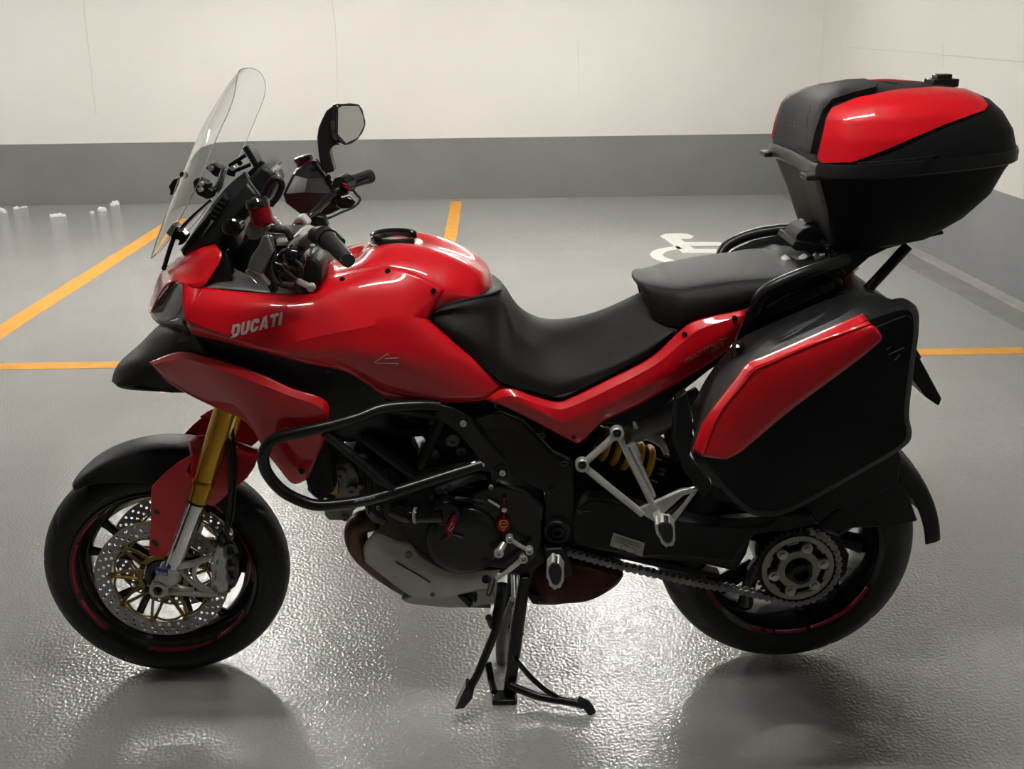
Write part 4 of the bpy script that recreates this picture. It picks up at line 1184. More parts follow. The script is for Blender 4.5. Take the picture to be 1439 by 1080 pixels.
# ------------------------------------------------------------------ frame
frame = empty('frame'); frame.parent = bike
def fbar(P, y, r, mir=True, m='frame_grey'):
    bar('frame_tube', P, y, r, m, frame, sm=False)
    if mir: bar('frame_tube', P, y, r, m, frame, sm=False, mir=True)
fbar([(512,613),(585,668)], -.135, .0155)
fbar([(622,585),(590,656)], -.135, .0135)
fbar([(588,664),(668,652)], -.135, .0135)
fbar([(470,570),(560,572),(650,586)], -.14, .0165)
fbar([(440,560),(512,613)], -.12, .0165)
fbar([(585,668),(620,700)], -.13, .013)
fbar([(505,600),(575,605),(625,604)], -.08, .009, True, 'cast_dark')
cp = [(661,600),(667,587),(703,578),(733,590),(778,638),(800,648),(806,655),(807,716),(804,745),(796,764),(768,764),(764,745),(767,693),(740,680),(716,668),(690,640)]
plate('frame_plate', cp, -.165, .03, 'cast_dark', frame, bevel=.006)
plate('frame_plate', cp, -.165, .03, 'cast_dark', frame, bevel=.006, mir=True)
plate('plate_facet', [(668,589),(703,579),(730,592),(722,600),(680,604)], -.168, .006, 'frame_grey', frame, bevel=.002)
MB().lathe(at(783,745,-.17), (0,-1,0), [(-.01,.03),(.008,.03),(.011,.027),(.011,.021),(.006,.019),(.006,.014),(.012,.014),(.012,.008),(.004,.008),(.004,.001)], 32).build('pivot', 'powder', frame)
for (u, v, r) in ((774.5,689,.008),(761,610,.008),(793,649,.009)):
    MB().lathe(at(u,v,-.166), (0,-1,0), [(-.004,r),(.003,r),(.004,r*.8),(.004,r*.55),(.0,r*.5),(.0,.0005)], 18).build('frame_bolt', 'gloss_black', frame)

# ------------------------------------------------------------------ engine
eng = empty('engine'); eng.parent = bike
plate('crankcase', [(560,700),(600,680),(680,688),(745,704),(768,712),(768,790),(740,812),(690,806),(620,800),(580,770),(556,740)], -.15, .30, 'cast_dark', eng, bevel=.012, seg=3)
p = at(652,754,-.155)
MB().lathe(p, (0,-1,0), [(-.02,.088),(.018,.088),(.024,.084),(.03,.070),(.034,.05),(.034,.03),(.032,.001)], 48).build('alternator_cover', 'powder', eng)
plate('side_cover', [(662,692),(700,680),(738,690),(764,712),(762,770),(745,792),(712,800),(672,796),(660,760)], -.17, .03, 'powder', eng, bevel=.006)
for k in range(6):
    a = 2*math.pi*k/6+.4; bolt(p+Vector((.083*math.cos(a), -.017, .083*math.sin(a))), (0,-1,0), .0055, 'gloss_black', eng, 'cover_bolt', .005)
# water pump / hoses
MB().tube(spline(pts([(552,716,-.16),(572,724,-.175),(600,724,-.185),(622,724,-.19)]), 4), [.017]*13, 16).build('water_pipe', 'gloss_black', eng)
for u in (575, 583): MB().cyl(at(u,724,-.183), at(u+3,724,-.184), .019, n=18).build('hose_clamp', 'brushed' if u > 580 else 'powder', eng)
MB().lathe(at(628,716,-.165), (0,-1,0), [(-.02,.038),(.015,.036),(.025,.03),(.028,.015),(.028,.001)], 28).build('pump_housing', 'powder', eng)
bar('coolant_hose', [(560,735,-.13),(545,715,-.14),(556,700,-.14),(600,690,-.13),(640,672,-.12)], None, .014, 'rubber', eng)
bar('coolant_hose', [(615,690,-.16),(650,676,-.16),(672,668,-.16),(684,668,-.16)], None, .011, 'rubber', eng)
bar('oil_hose', [(640,700,-.165),(672,704,-.168),(700,712,-.165)], None, .006, 'rubber', eng)
bar('oil_hose', [(618,760,-.19),(632,752,-.195),(650,756,-.195)], None, .004, 'rubber', eng)
# fasteners around the pump
rnd = random.Random(5)
for (u, v) in ((618,688),(627,690),(632,684),(606,698),(642,712),(640,722),(612,762),(690,684),(661,778),(672,772)):
    bolt(at(u, v, -.178), (0,-1,0), .0055, 'cast' if rnd.random() < .5 else 'gloss_black', eng, 'engine_bolt', .006)
# red quick-release lever and round red cap
rl = plate('red_lever', [(637,723),(641,725),(640,738),(634,757),(629,755),(626,742)], -.205, .006, 'anod_red', eng, bevel=.0015)
MB().tube(pts([(630,744),(636,733),(637,741),(631,746)], -.2065), .0005, 4).build('lever_mark', 'silver_print', eng)
MB().lathe(at(707.5,738,-.185), (0,-1,0), [(-.012,.0155),(.003,.0155),(.0045,.0145),(.0045,.001)], 28).build('oil_cap', 'anod_red', eng)
MB().cyl(at(708,727,-.186), at(708.5,699,-.18), .0032, n=8).build('cap_strap', 'anod_red', eng)
MB().lathe(at(708.5,714.5,-.183), (0,-1,0), [(0,.006),(.006,.006),(.007,.001)], 14).build('cap_ball', 'chrome', eng)
MB().cyl(at(686,702,-.178), at(702,712,-.182), .003, n=8).build('small_pin', 'brushed', eng)
sh_ = pts([(702.5,733),(707.5,730.5),(713,733),(712.5,738),(707.5,745.5),(703,738),(702.5,733)], -.1898)
MB().tube(sh_, .0006, 4).build('cap_emblem', 'gold_print', eng)
MB().tube(pts([(704.5,735.5),(711,735.5)], -.1898), .0006, 4).build('cap_emblem', 'gold_print', eng); MB().tube(pts([(705.5,738.5),(707.5,741),(709.5,738.5)], -.1898), .0006, 4).build('cap_emblem', 'gold_print', eng)
# front (horizontal) cylinder and head
plate('front_cylinder', [(498,640),(560,660),(585,690),(570,742),(530,730),(500,700)], -.10, .2, 'cast_dark', eng, bevel=.008)
for i in range(5):
    plate('cooling_fin', [(506+i*9,650+i*3),(509+i*9,650+i*3),(520+i*9,722+i*2),(517+i*9,722+i*2)], -.105, .21, 'cast_dark', eng, bevel=.001)
plate('cylinder_head', [(464,655),(490,650),(506,668),(512,700),(500,716),(482,728),(462,722),(458,690)], -.10, .2, 'cast', eng, bevel=.006)
plate('cam_cover', [(458,655),(475,653),(476,696),(459,694)], -.112, .224, 'bronze', eng, bevel=.004)
plate('belt_cover', [(456,714),(470,712),(498,712),(494,726),(488,732),(462,731),(456,724)], -.108, .2, 'cast', eng, bevel=.004)
for (u, v, r) in ((494,688,.012),(478,666,.014),(485,727,.008),(506,684,.007)):
    MB().lathe(at(u,v,-.112), (0,-1,0), [(-.006,r),(.004,r),(.006,r*.85),(.006,r*.5),(.001,r*.45),(.001,.0005)], 20).build('head_plug', 'cast', eng)
plate('exhaust_flange', [(512,708),(538,712),(546,722),(540,738),(524,735),(514,722)], -.09, .18, 'cast', eng, bevel=.004)
bolt(at(532,711,-.092), (0,-1,0), .006, 'brushed', eng, 'flange_bolt', .01)
# rear (vertical) cylinder seen through the frame
plate('rear_cylinder', [(596,600),(655,596),(690,640),(690,690),(612,690),(600,660)], -.09, .18, 'cast_dark', eng, bevel=.01)
MB().lathe(at(606,640,-.1), (0,-1,0), [(-.01,.02),(.005,.02),(.008,.014),(.008,.001)], 20).build('sensor', 'cast', eng)
for (u, v, r) in ((636,618,.016),(648,634,.013),(672,576,.012),(668,640,.008)):
    MB().lathe(at(u,v,-.105), (0,-1,0), [(-.02,r),(.005,r),(.008,r*.7),(.008,r*.4),(.002,r*.35),(.002,.0005)], 20).build('engine_boss', 'cast', eng)
plate('engine_gap_filler', [(500,600),(545,592),(580,600),(578,622),(590,648),(600,690),(560,700),(505,660)], .02, .06, 'cast_dark', eng, bevel=.006)  # dark plate added to black out the gap between the cylinders
plate('throttle_body', [(540,590),(600,588),(612,612),(560,618),(545,606)], -.06, .12, 'plastic', eng, bevel=.008)
plate('air_box', [(480,545),(560,560),(690,560),(700,585),(600,590),(500,580)], -.13, .26, 'plastic', eng, bevel=.01)
plate('radiator', [(430,600),(458,612),(470,690),(450,705),(432,690)], -.17, .34, 'plastic', eng, bevel=.004)
bar('radiator_hose', [(450,640,-.15),(438,668,-.16),(446,690,-.16),(470,700,-.15)], None, .006, 'rubber', eng)
MB().cyl(at(588,640,-.11), at(594,622,-.11), .0035, n=8).build('spark_lead', 'brushed', eng)
# exhaust headers
bar('exhaust_header', [(528,728,-.03),(506,735,-.03),(500,752,-.03),(510,775,-.03),(545,805,-.03),(600,832,-.03),(690,838,-.03)], None, .029, 'header', bike, n=20)

# belly pan
def belly(mir):
    T = pts([(526,746,-.135),(552,757,-.145),(579,765,-.15),(584,774,-.15),(599,786,-.152),(633,801,-.155),(670,800.5,-.155),(703,799.5,-.155)])
    Md = pts([(512,766,-.135),(545,784,-.152),(575,800,-.16),(598,810,-.162),(625,817,-.162),(650,818,-.162),(675,815,-.16),(694,812,-.158)])
    B = pts([(514,789,-.12),(540,809,-.135),(566,829,-.145),(582,837.5,-.148),(604,838.5,-.148),(622,838.5,-.148),(655,832,-.148),(690,825,-.148)])
    return patch('belly_pan', [T, Md, B], 'belly', bike, n=34, k=5, thick=.004, mir=mir)
bp_ = belly(False); belly(True); bt = bvh_of(bp_)
Bb = pts([(514,789,-.12),(540,809,-.135),(566,829,-.145),(582,837.5,-.148),(604,838.5,-.148),(622,838.5,-.148),(655,832,-.148),(690,825,-.148)])
Bc = setz(pts([(514,792),(540,812),(566,834),(582,842),(604,844),(622,845),(655,842),(690,838)], -.1), y=0)
sym_patch('pan_floor', [Bb, Bc], 'belly', bp_, n=24, k=6, thick=.004)
plate('pan_keel', [(563,842),(583,836),(620,837),(692,826),(700,848),(660,853),(633,854.5),(583,850),(570,847)], -.09, .18, 'belly', bp_, bevel=.004)
for (u, v, r) in ((574.5,779,.009),(608,834,.006)):
    boltpx(u, v, -.16, r, 'cast', bp_, tree=bt, h=.006)
boltpx(683,813,-.16,.011,'rubber',bp_,tree=bt,h=.006)
bar('pan_groove', [(556,789,-.1605),(580,803,-.1655),(605,818,-.1665)], None, .0016, 'cast_dark', bp_)
plate('cable_guide', [(642,837),(652,836),(665,848),(660,855)], -.15, .03, 'powder', bp_, bevel=.002)
plate('cable_guide', [(655,836),(664,834),(671,843),(668,848)], -.15, .03, 'powder', bp_, bevel=.002)

# crash bars
def crash(mir):
    P = pts([(617,570,-.185),(586,569,-.2),(539,573,-.225),(501,587,-.25),(454,600,-.275),(405,611,-.29),(384,618,-.295),(373,630,-.297),(370,647,-.297),(377,667,-.295),(398,690,-.292),(430,706,-.288),(457,709.5,-.282),(507,703.5,-.265),(554,691,-.245),(617,671,-.215),(676,652.5,-.185)])
    o = MB().tube(spline(mirror(P) if mir else P, 5), .0128, 16).build('crash_bar', 'powder', bike)
    P = pts([(456,608,-.272),(505,648,-.258),(552,688,-.245)])
    MB().tube(spline(mirror(P) if mir else P, 4), .0105, 14).build('cross_tube', 'powder', o)
    P = pts([(606,564,-.18),(636,571,-.178),(652,579,-.176),(664,588,-.175),(669,600,-.174),(716,652,-.172),(720,664,-.172),(713,673,-.172),(702,673,-.172),(694,662,-.172),(660,655,-.178),(678,648,-.176),(645,607,-.176),(614,584,-.18)])
    m = MB().prism(mirror(P) if mir else P, (0, -.008 if not mir else .008, 0)).build('mounting_plate', 'powder', o, bevel=.002)
    for (u, v, r) in ((651,593,.0125),(706,662.5,.0115)):
        q = at(u, v, -.184)
        if mir: q.y *= -1
        d = (0, 1 if mir else -1, 0)
        MB().lathe(q, d, [(-.004,r*1.5),(.002,r*1.5),(.003,r*1.35),(.003,r*.95),(.006,r*.9),(.007,r*.6),(.007,r*.4),(.003,r*.35),(.003,.0005)], 24).build('mounting_boss', 'powder', o)
        MB().lathe(q, d, [(.002,r*.62),(.0095,r*.6),(.0105,r*.45),(.0105,r*.3),(.006,r*.28),(.006,.0005)], 16).build('mounting_bolt', 'brushed', o)
    return o
cb = crash(False); crash(True)
bar('clamp_band', [(658,656,-.196),(664,651,-.192),(672,650,-.188),(680,654,-.185)], None, .004, 'brushed', cb)
lettering('bar_lettering', 'SW-MOTECH', (500,702), (528,696), .006, -.272, 'white_print', cb, None, off=.012)
bar('brace_wire', [(432,672,-.23),(438,690,-.25),(450,700,-.27)], None, .004, 'powder', cb)

# ------------------------------------------------------------------ swingarm, shock, pegs, stands
sw = plate('swingarm', [(778,700),(815,690),(870,700),(940,715),(1010,735),(1080,735),(1150,738),(1180,765),(1185,800),(1168,815),(1140,812),(1100,745),(1060,745),(1050,780),(1035,805),(985,793),(930,788),(870,783),(815,775),(785,765)], -.105, .06, 'cast_dark', bike, bevel=.012, seg=3)
plate('chain_guard', [(800,725),(830,700),(900,712),(960,735),(1040,740),(1075,738),(1090,730),(1060,722),(1000,700),(1000,680),(1070,722),(1140,724),(1152,736),(1120,742),(1060,752),(1030,790),(960,783),(905,783),(850,774),(805,764)], -.16, .05, 'plastic', sw, bevel=.006)
plate('chain_slider', [(785,762),(830,775),(885,788),(950,803),(1010,812),(1012,806),(940,792),(880,778),(800,756)], -.09, .03, 'rubber', sw, bevel=.002)
stk = MB(); stk.prism(pts([(862,748.5),(906,763.5),(902.5,782),(857,766.5)], -.1625), (0,.002,0)); st_ = stk.build('warning_sticker', 'sticker', sw, smooth=False)
for (a, b) in (((866,754),(900,765.5)),((866,757),(899,768.5)),((865,760),(880,765))):
    MB().tube(pts([a, b], -.1632), .0005, 4).build('sticker_print', 'grey_print', sw)
MB().tube([p for p in spline(pts([(872,767),(880,767),(892,772),(894,777),(884,776),(872,770)], -.1632), 4, True)], .0006, 4).build('sticker_print', 'grey_print', sw)
for P in ([(810,716),(817,722)], [(817,716),(811,722)], [(818,719),(830,718)]):
    MB().tube(pts(P, -.1632), .0008, 4).build('swingarm_mark', 'grey_print', sw)
plate('hub_guard', [(1150,745),(1180,755),(1194,780),(1190,806),(1178,818),(1166,806),(1170,785),(1160,765)], -.10, .03, 'plastic', sw, bevel=.004)
# muffler below
def muffler():
    rows = []
    for y, k in ((-.13,.72),(-.10,1),(0,1),(.12,1),(.15,.72)):
        P = [at(u, v, -.1) for u, v in ((748,846),(752,800),(790,775),(840,780),(874,800),(870,818),(850,833),(822,843),(790,846))]
        c = sum(P, Vector())/len(P)
        rows.append([Vector((c.x+(p.x-c.x)*k, y, c.z+(p.z-c.z)*k)) for p in spline(P, 4, True)])
    v, f = grid_mesh(rows, True); n = len(rows[0]); f.append(tuple(range(n))); f.append(tuple((len(rows)-1)*n+i for i in reversed(range(n))))
    return mesh('muffler', v, f, 'muffler_brown', bike, angle=50)
muffler()
plate('muffler_bracket', [(738,832),(760,838),(756,850),(748,848)], -.12, .04, 'cast_dark', bike, bevel=.002)
# right-hand silencer tips hidden behind
sh = empty('rear_shock'); sh.parent = bike
A_, B_ = at(835,618,-.03), at(925,655,-.03)
ax = (B_-A_); n_t = 5; P = []; e1 = Vector((0,1,0)); e2 = ax.normalized().cross(e1)
for i in range(131):
    t = i/130; a = t*n_t*2*math.pi; P.append(A_.lerp(B_, .08+.84*t)+(e1*math.cos(a)+e2*math.sin(a))*.034)
MB().tube(P, .0085, 10).build('spring', 'spring_yellow', sh)
MB().cyl(A_, B_, .018, n=20).build('damper', 'cast_dark', sh)
MB().cyl(A_-ax*.03, A_+ax*.04, .04, n=24).build('spring_seat', 'gloss_black', sh)
MB().cyl(B_-ax*.06, B_+ax*.05, .04, n=24).build('spring_seat', 'gloss_black', sh)
plate('inner_mudguard', [(760,590),(790,570),(840,585),(885,600),(900,612),(955,628),(1000,690),(1010,745),(900,745),(800,740)], .03, .04, 'plastic', bike, bevel=.006)
bar('subframe_tube', [(880,606,-.1),(930,590,-.08),(985,560,-.06)], None, .032, 'cast', bike, n=20)
bar('subframe_strap', [(892,612,-.10),(912,612,-.11),(930,622,-.115),(938,634,-.115)], None, .0125, 'aluminium', bike, flat=.5)
plate('subframe_bracket', [(936,615),(965,600),(975,612),(968,650),(945,650),(938,632)], -.12, .04, 'plastic', bike, bevel=.003)
plate('subframe_bracket', [(886,580),(890,584),(897,602),(891,604)], -.13, .01, 'aluminium', bike, bevel=.001)
plate('pannier_frame', [(950,560),(965,550),(975,600),(968,640),(1000,680),(990,700),(960,660),(945,620)], -.2, .03, 'plastic', bike, bevel=.004)

def peg(P, y, parent, tip):
    """footpeg seen end-on: toothed metal frame and rubber pad"""
    cx = sum(p[0] for p in P)/len(P); cv = sum(p[1] for p in P)/len(P)
    Q = spline(pts(P, y), 4, True)
    c = sum(Q, Vector())/len(Q)
    T = []
    n = len(Q)
    for i, q in enumerate(Q):
        k = 1.0 if (i//2) % 2 else .93
        T.append(c+(q-c)*k)
    inn = [c+(q-c)*.68 for q in Q]
    v = []; d = Vector((.002, .022, .010))
    for i in range(n): v += [T[i], T[i]+d, inn[i]+d, inn[i]]
    f = []
    for i in range(n):
        j = (i+1) % n
        for k in range(4): f.append((i*4+k, i*4+(k+1) % 4, j*4+(k+1) % 4, j*4+k))
    o = mesh('footpeg', v, f, 'aluminium', parent, angle=30)
    m = MB(); m.prism([c+(q-c)*.72+Vector((0,-.003,.007)) for q in Q], d); m.build('peg_rubber', 'rubber', parent, bevel=.003)
    return o
br = empty('passenger_peg_bracket'); br.parent = bike
y = -.19
bar('bracket_arm', [(818,653,y),(842,632,y),(867,609,y)], None, .0085, 'aluminium', br, sm=False)
bar('bracket_arm', [(818,653,y),(852,681,y),(903,722,y)], None, .0085, 'aluminium', br, sm=False)
bar('bracket_arm', [(868,609,y),(880,635,y),(920,714,y)], None, .0075, 'aluminium', br, sm=False)
for (u, v) in ((867,608.5),(818,653)):
    MB().lathe(at(u,v,y-.004), (0,-1,0), [(-.012,.0155),(.006,.0155),(.008,.0135),(.008,.001)], 24).build('bracket_eye', 'aluminium', br)
    MB().lathe(at(u,v,y-.012), (0,-1,0), [(-.004,.0095),(.003,.0095),(.004,.008),(.004,.005),(.001,.0045),(.001,.0005)], 18).build('bracket_bolt', 'gloss_black', br)
for P in ([(896,716),(922,705),(959,687),(984,684),(985,688),(946,737),(938,735),(972,697),(965,697),(929,724),(946,737),(940,739),(925,735),(906,724)],):
    pass
plate('heel_plate', [(896,716),(924,704),(931,724),(928,738),(906,725)], y-.004, .012, 'aluminium', br, bevel=.002)
plate('heel_plate', [(922,705),(959,688),(984,685),(977,691),(960,697),(931,723)], y-.005, .012, 'aluminium', br, bevel=.002)
plate('heel_plate', [(984,685),(946,737),(938,733),(972,696)], y-.005, .012, 'aluminium', br, bevel=.002)
plate('heel_plate', [(930,722),(940,733),(946,737),(928,738)], y-.005, .012, 'aluminium', br, bevel=.002)
plate('heel_guard', [(931,723),(972,697),(943,730)], y+.004, .004, 'gloss_black', br, bevel=.0005)
plate('peg_hinge', [(918,728),(929,722),(934,730),(930,742),(922,740)], y-.03, .04, 'aluminium', br, bevel=.003)
peg([(919.5,741),(926,756),(932,766),(939,768.5),(948,764),(949,752),(947,740),(938,733),(926,734)], -.26, br, 1)
# second rod (brake reservoir stay)
MB().tube(pts([(886,624,-.17),(894,642,-.17)]), .0115, 16).build('stay_head', 'brushed', br)
MB().tube(pts([(894,642,-.17),(896,647,-.17),(919,697,-.17),(920,700,-.17)]), [.0095,.0075,.0055,.001], 14).build('stay_rod', 'brushed', br)
# mirrored bracket on the far side (plain arms)
for P in ([(818,653),(867,609)], [(818,653),(903,722)], [(868,609),(920,714)]):
    bar('bracket_arm', P, -.19, .008, 'aluminium', br, sm=False, mir=True)

rp = empty('rider_peg'); rp.parent = bike
plate('peg_mount', [(765,772),(790,770),(806,808),(796,812),(770,800)], -.185, .04, 'cast_dark', rp, bevel=.004)
peg([(767,804),(770,815),(774,825),(782,828),(790,822),(793,810),(791,798),(783,790),(773,791)], -.275, rp, 1)

gl = empty('gear_lever'); gl.parent = bike
y = -.20
MB().tube(pts([(733,786,y),(715,801,y),(695,815,y-.01)]), [.0062,.0058,.0045], 12).build('lever_rod', 'brushed', gl)
MB().tube(pts([(693,813,y-.012),(690,823,y-.03),(686,836,y-.05)]), [.0062,.007,.0058], 12).build('lever_toe', 'rubber', gl)
for (u, v, r) in ((735.5,784,.0105),(744,773.5,.0088),(716,757,.0088)):
    MB().lathe(at(u,v,y-.004), (0,-1,0), [(-.01,r),(.006,r),(.008,r*.8),(.008,r*.5),(.003,r*.45),(.003,.0005)], 20).build('lever_joint', 'brushed', gl)
bar('link_rod', [(716,757,y),(730,766,y),(744,773.5,y)], None, .005, 'brushed', gl, sm=False)
bar('link_arm', [(744,773.5,y),(735.5,784,y)], None, .006, 'powder', gl, sm=False)
MB().tube(pts([(709,763,-.19),(701,776,-.205)]), [.008,.0095], 16).build('shift_shaft', 'brushed', gl)
MB().lathe(at(701,777,-.207), (0,-1,0), [(-.006,.0115),(.003,.0115),(.005,.009),(.005,.004),(.001,.004),(.001,.0005)], 20).build('shaft_clamp', 'brushed', gl)

ss = empty('side_stand'); ss.parent = bike
MB().tube(pts([(706,820,-.19),(703,850,-.2),(697,885,-.21),(672,945,-.235),(660,968,-.245)]), [.013,.012,.0105,.0095,.0095], 14).build('stand_leg', 'powder', ss)
P = [at(703-7*i/60, 836+44*i/60, -.215) for i in range(61)]
cx_ = []
e1 = Vector((1,0,0)); e2 = Vector((0,1,0))
P = []
for i in range(240):
    t = i/239; c = at(702-9*t, 836+46*t, -.212); a = t*20*2*math.pi; P.append(c+(e1*math.cos(a)+e2*math.sin(a))*.0068)
MB().tube(P, .0016, 5).build('stand_spring', 'powder', ss)
plate('stand_foot', [(655,964),(666,970),(664,982),(652,996),(639,997),(646,983)], -.262, .035, 'powder', ss, bevel=.003)

cs = empty('centre_stand'); cs.parent = bike
plate('stand_tube', [(731,812),(746,812),(737,880),(730,930),(724,984),(706,984),(712,940),(718,880)], -.165, .03, 'powder', cs, bevel=.006)
plate('stand_tube', [(731,812),(746,812),(737,880),(730,930),(724,984),(706,984),(712,940),(718,880)], -.165, .03, 'powder', cs, bevel=.006, mir=True)
bar('cross_tube', [(728,880,-.15)]+[(728,880,-.1)], None, .013, 'powder', cs, sm=False)
MB().cyl(at(728,890,-.15), mirror([at(728,890,-.15)])[0], .014).build('cross_tube', 'powder', cs)
for s in (-1, 1):
    c = on_floor(712, 986, 0.0); 
    MB().box((c.x-.005, s*.17, .007), (.062, .045, .014), Matrix.Rotation(0, 3, 'Z')).build('stand_pad', 'powder', cs, bevel=.004)
    P = [Vector((c.x-.03, s*.155, .012)), Vector((c.x-.038, s*.12, .02)), Vector((c.x-.045, s*.10, .06))]
    MB().tube(P, .009, 10).build('pad_rib', 'powder', cs)
bar('stand_lever', [(716,962,-.175),(740,972,-.185),(762,979,-.195),(805,986,-.215),(820,990,-.222)], None, .0105, 'powder', cs)
MB().tube(spline(pts([(812,984,-.222),(824,990,-.224),(831,1000,-.226),(832,1009,-.226)]), 4), [.012]*13, 10, flat=.6).build('lever_toe', 'rubber', cs)
bar('stand_brace', [(726,928,-.172),(745,950,-.185),(765,968,-.195),(784,980,-.205)], None, .0065, 'powder', cs)
MB().tube(spline([at(722,842,-.02), at(705,890,-.02), at(704,930,-.02), at(712,960,-.05)], 4), .012, 10).build('inner_brace', 'cast', cs)
# ------------------------------------------------------------------ windscreen
def screen():
    cen = pts([(211,364),(218,340),(232,304),(248,265),(264,228),(284,181),(306,142),(326,112),(339,97)], -.02)
    near = pts([(213,362,-.055),(232,345,-.10),(246,320,-.135),(262,290,-.155),(282,250,-.165),(306,190,-.168),(320,160,-.16),(329,135,-.145),(333,112,-.11),(336,99,-.055)])
    n = 40
    cen = resample(setz(cen, y=0), n); near = resample(near, n); rows = []
    for s in [-1, -.994]+[i/12 for i in range(-11, 12)]+[.994, 1]:
        a = abs(s)
        row = []
        for c, q in zip(cen, near):
            k = a**2.0
            row.append(Vector((c.x+(q.x-c.x)*k, s*abs(q.y), c.z+(q.z-c.z)*k)))
        rows.append(row)
    rows = [[r[0], r[0].lerp(r[1], .06)]+r[1:-1]+[r[-1].lerp(r[-2], .06), r[-1]] for r in rows]
    v, f = grid_mesh(rows)
    o = mesh('windscreen', v, f, 'screen_glass', bike, thick=.0018, angle=60)
    edge = rows[0]+[r[-1] for r in rows[1:]]+rows[-1][::-1][1:]
    MB().tube(edge, .0006, 5).build('screen_edge', 'glass_edge', o)
    return o, rows
ws, wrows = screen()
# brackets on the screen
def blk(name, P, y, t, m='powder', parent=None, bevel=.003): return plate(name, P, y, t, m, parent or ws, bevel=bevel)
blk('screen_bracket', [(236,262),(243,252),(250,250),(246,262),(242,274),(238,275),(239,268)], .0, .05)
blk('screen_bracket', [(271,256),(276,250),(294,258),(293,264),(300,268),(297,279),(290,280),(277,274),(273,266)], -.15, .03)
blk('screen_bracket', [(288,236),(297,229),(315,237),(308,250),(300,247),(294,241)], .12, .03)
blk('screen_bracket', [(233,328),(243,314),(252,320),(258,328),(263,332),(256,344),(249,345),(252,338),(242,335)], -.10, .03)
for (u, v, y_, r) in ((258.5,246,-.05,.008),(283,258,-.152,.005),(282,266,-.152,.005),(297,236,.118,.006),(254,322,-.102,.005)):
    MB().lathe(at(u,v,y_), (-.3,-1,0), [(-.004,r),(.004,r),(.005,r*.7),(.005,.0005)], 16).build('bracket_screw', 'gloss_black' if r > .006 else 'brushed', ws)
bar('screen_stay', [(254,320,-.11),(272,302,-.12),(297,280,-.12)], None, .0025, 'powder', ws, sm=False)
bar('screen_stay', [(258,320,-.11),(276,300,-.12),(294,284,-.12)], None, .0018, 'brushed', ws, sm=False)
bar('screen_stay', [(244,334,-.10),(238,352,-.09),(230,378,-.08)], None, .0048, 'powder', ws, sm=False)
bar('screen_stay', [(300,268,-.10),(306,262,-.08),(314,240,.0)], None, .006, 'powder', ws, sm=False)
# device mount
dm = blk('device_mount', [(341,207),(348,204),(364,232),(358,239)], -.02, .05)
for i in range(9):
    MB().box(at(342.5+1.95*i, 209+3.2*i, -.021), (.004,.004,.004)).build('mount_tooth', 'plastic_smooth', ws, smooth=False)
bar('mount_arm', [(322,233,-.015),(345,218,-.015)], None, .004, 'powder', ws, sm=False); bar('mount_arm', [(328,241,-.015),(352,231,-.015)], None, .004, 'powder', ws, sm=False)
bar('mount_arm', [(326,238,-.015),(324,246,-.015)], None, .009, 'powder', ws, sm=False)
for (u, v) in ((337,229),(335,226),(327,236)): MB().lathe(at(u,v,-.022), (0,-1,0), [(-.003,.0055),(.003,.0055),(.003,.0005)], 12).build('mount_screw', 'brushed' if u < 330 else 'powder', ws)

# ------------------------------------------------------------------ cockpit
dash = empty('cockpit'); dash.parent = bike
# black inner shroud between the cowl and the instrument
S0 = pts([(254,352,-.05),(266,336,-.05),(282,312,-.06),(302,284,-.07),(325,258,-.08),(344,243,-.085)])
S1 = pts([(262,354,-.10),(278,338,-.11),(296,318,-.115),(318,292,-.12),(336,272,-.12),(350,258,-.115)])
S2 = pts([(300,342,-.13),(304,334,-.13),(312,322,-.13),(330,302,-.13),(348,284,-.125),(366,277,-.115)])
S3 = pts([(306,352,-.13),(312,342,-.12),(322,330,-.11),(340,312,-.10),(356,294,-.09),(366,279,-.085)])
for mr in (False, True):
    patch('shroud', [S0, S1, S2, S3], 'plastic_smooth', dash, n=20, k=4, crease=(1,), thick=.004, mir=mr, angle=25)
plate('shroud_core', [(252,354),(275,322),(300,292),(330,262),(352,262),(350,290),(330,320),(318,345),(312,362),(310,400),(288,402)], -.10, .2, 'plastic_smooth', dash, bevel=.008)
bar('shroud_edge', [(344,243,-.09),(352,258,-.105),(366,277,-.115)], None, .005, 'plastic_smooth', dash)
for i in range(5):
    bar('vent_rib', [(294+4.5*i,301-6*i,-.122),(304+4.2*i,306-6*i,-.13)], None, .0022, 'plastic', dash, sm=False)
plate('vent_grille', [(292,304),(314,272),(322,282),(302,312)], -.118, .02, 'plastic', dash, bevel=.002)
plate('grey_bracket', [(303,268),(310,262),(315,240),(318,238),(312,264),(306,272)], -.06, .004, 'guard_grey', dash, bevel=.001)
inst = plate('instrument', [(350,250),(367,232),(383,240),(390,256),(378,278),(366,292),(352,282),(346,262)], -.09, .09, 'plastic', dash, bevel=.008)
bar('instrument_loop', [(368,278,-.11),(376,262,-.115),(384,252,-.118),(393,253,-.118),(396,262,-.116),(390,276,-.112),(380,288,-.11)], None, .007, 'plastic_smooth', dash)
bar('instrument_loop', [(368,229,.0),(386,242,-.06),(394,252,-.115)], None, .006, 'plastic_smooth', dash)
plate('instrument_visor', [(366,230),(369,226),(384,236),(382,240)], -.03, .1, 'plastic', dash, bevel=.002)
plate('key_block', [(336,300),(350,284),(358,286),(348,304),(338,312)], -.085, .04, 'guard_grey', dash, bevel=.003)
MB().lathe(at(326,319.5,-.145), (0,-1,0), [(-.03,.02),(.004,.02),(.007,.017),(.007,.011),(.003,.010),(.003,.006),(.005,.0055),(.005,.0005)], 24).build('steering_stop', 'gloss_black', dash)
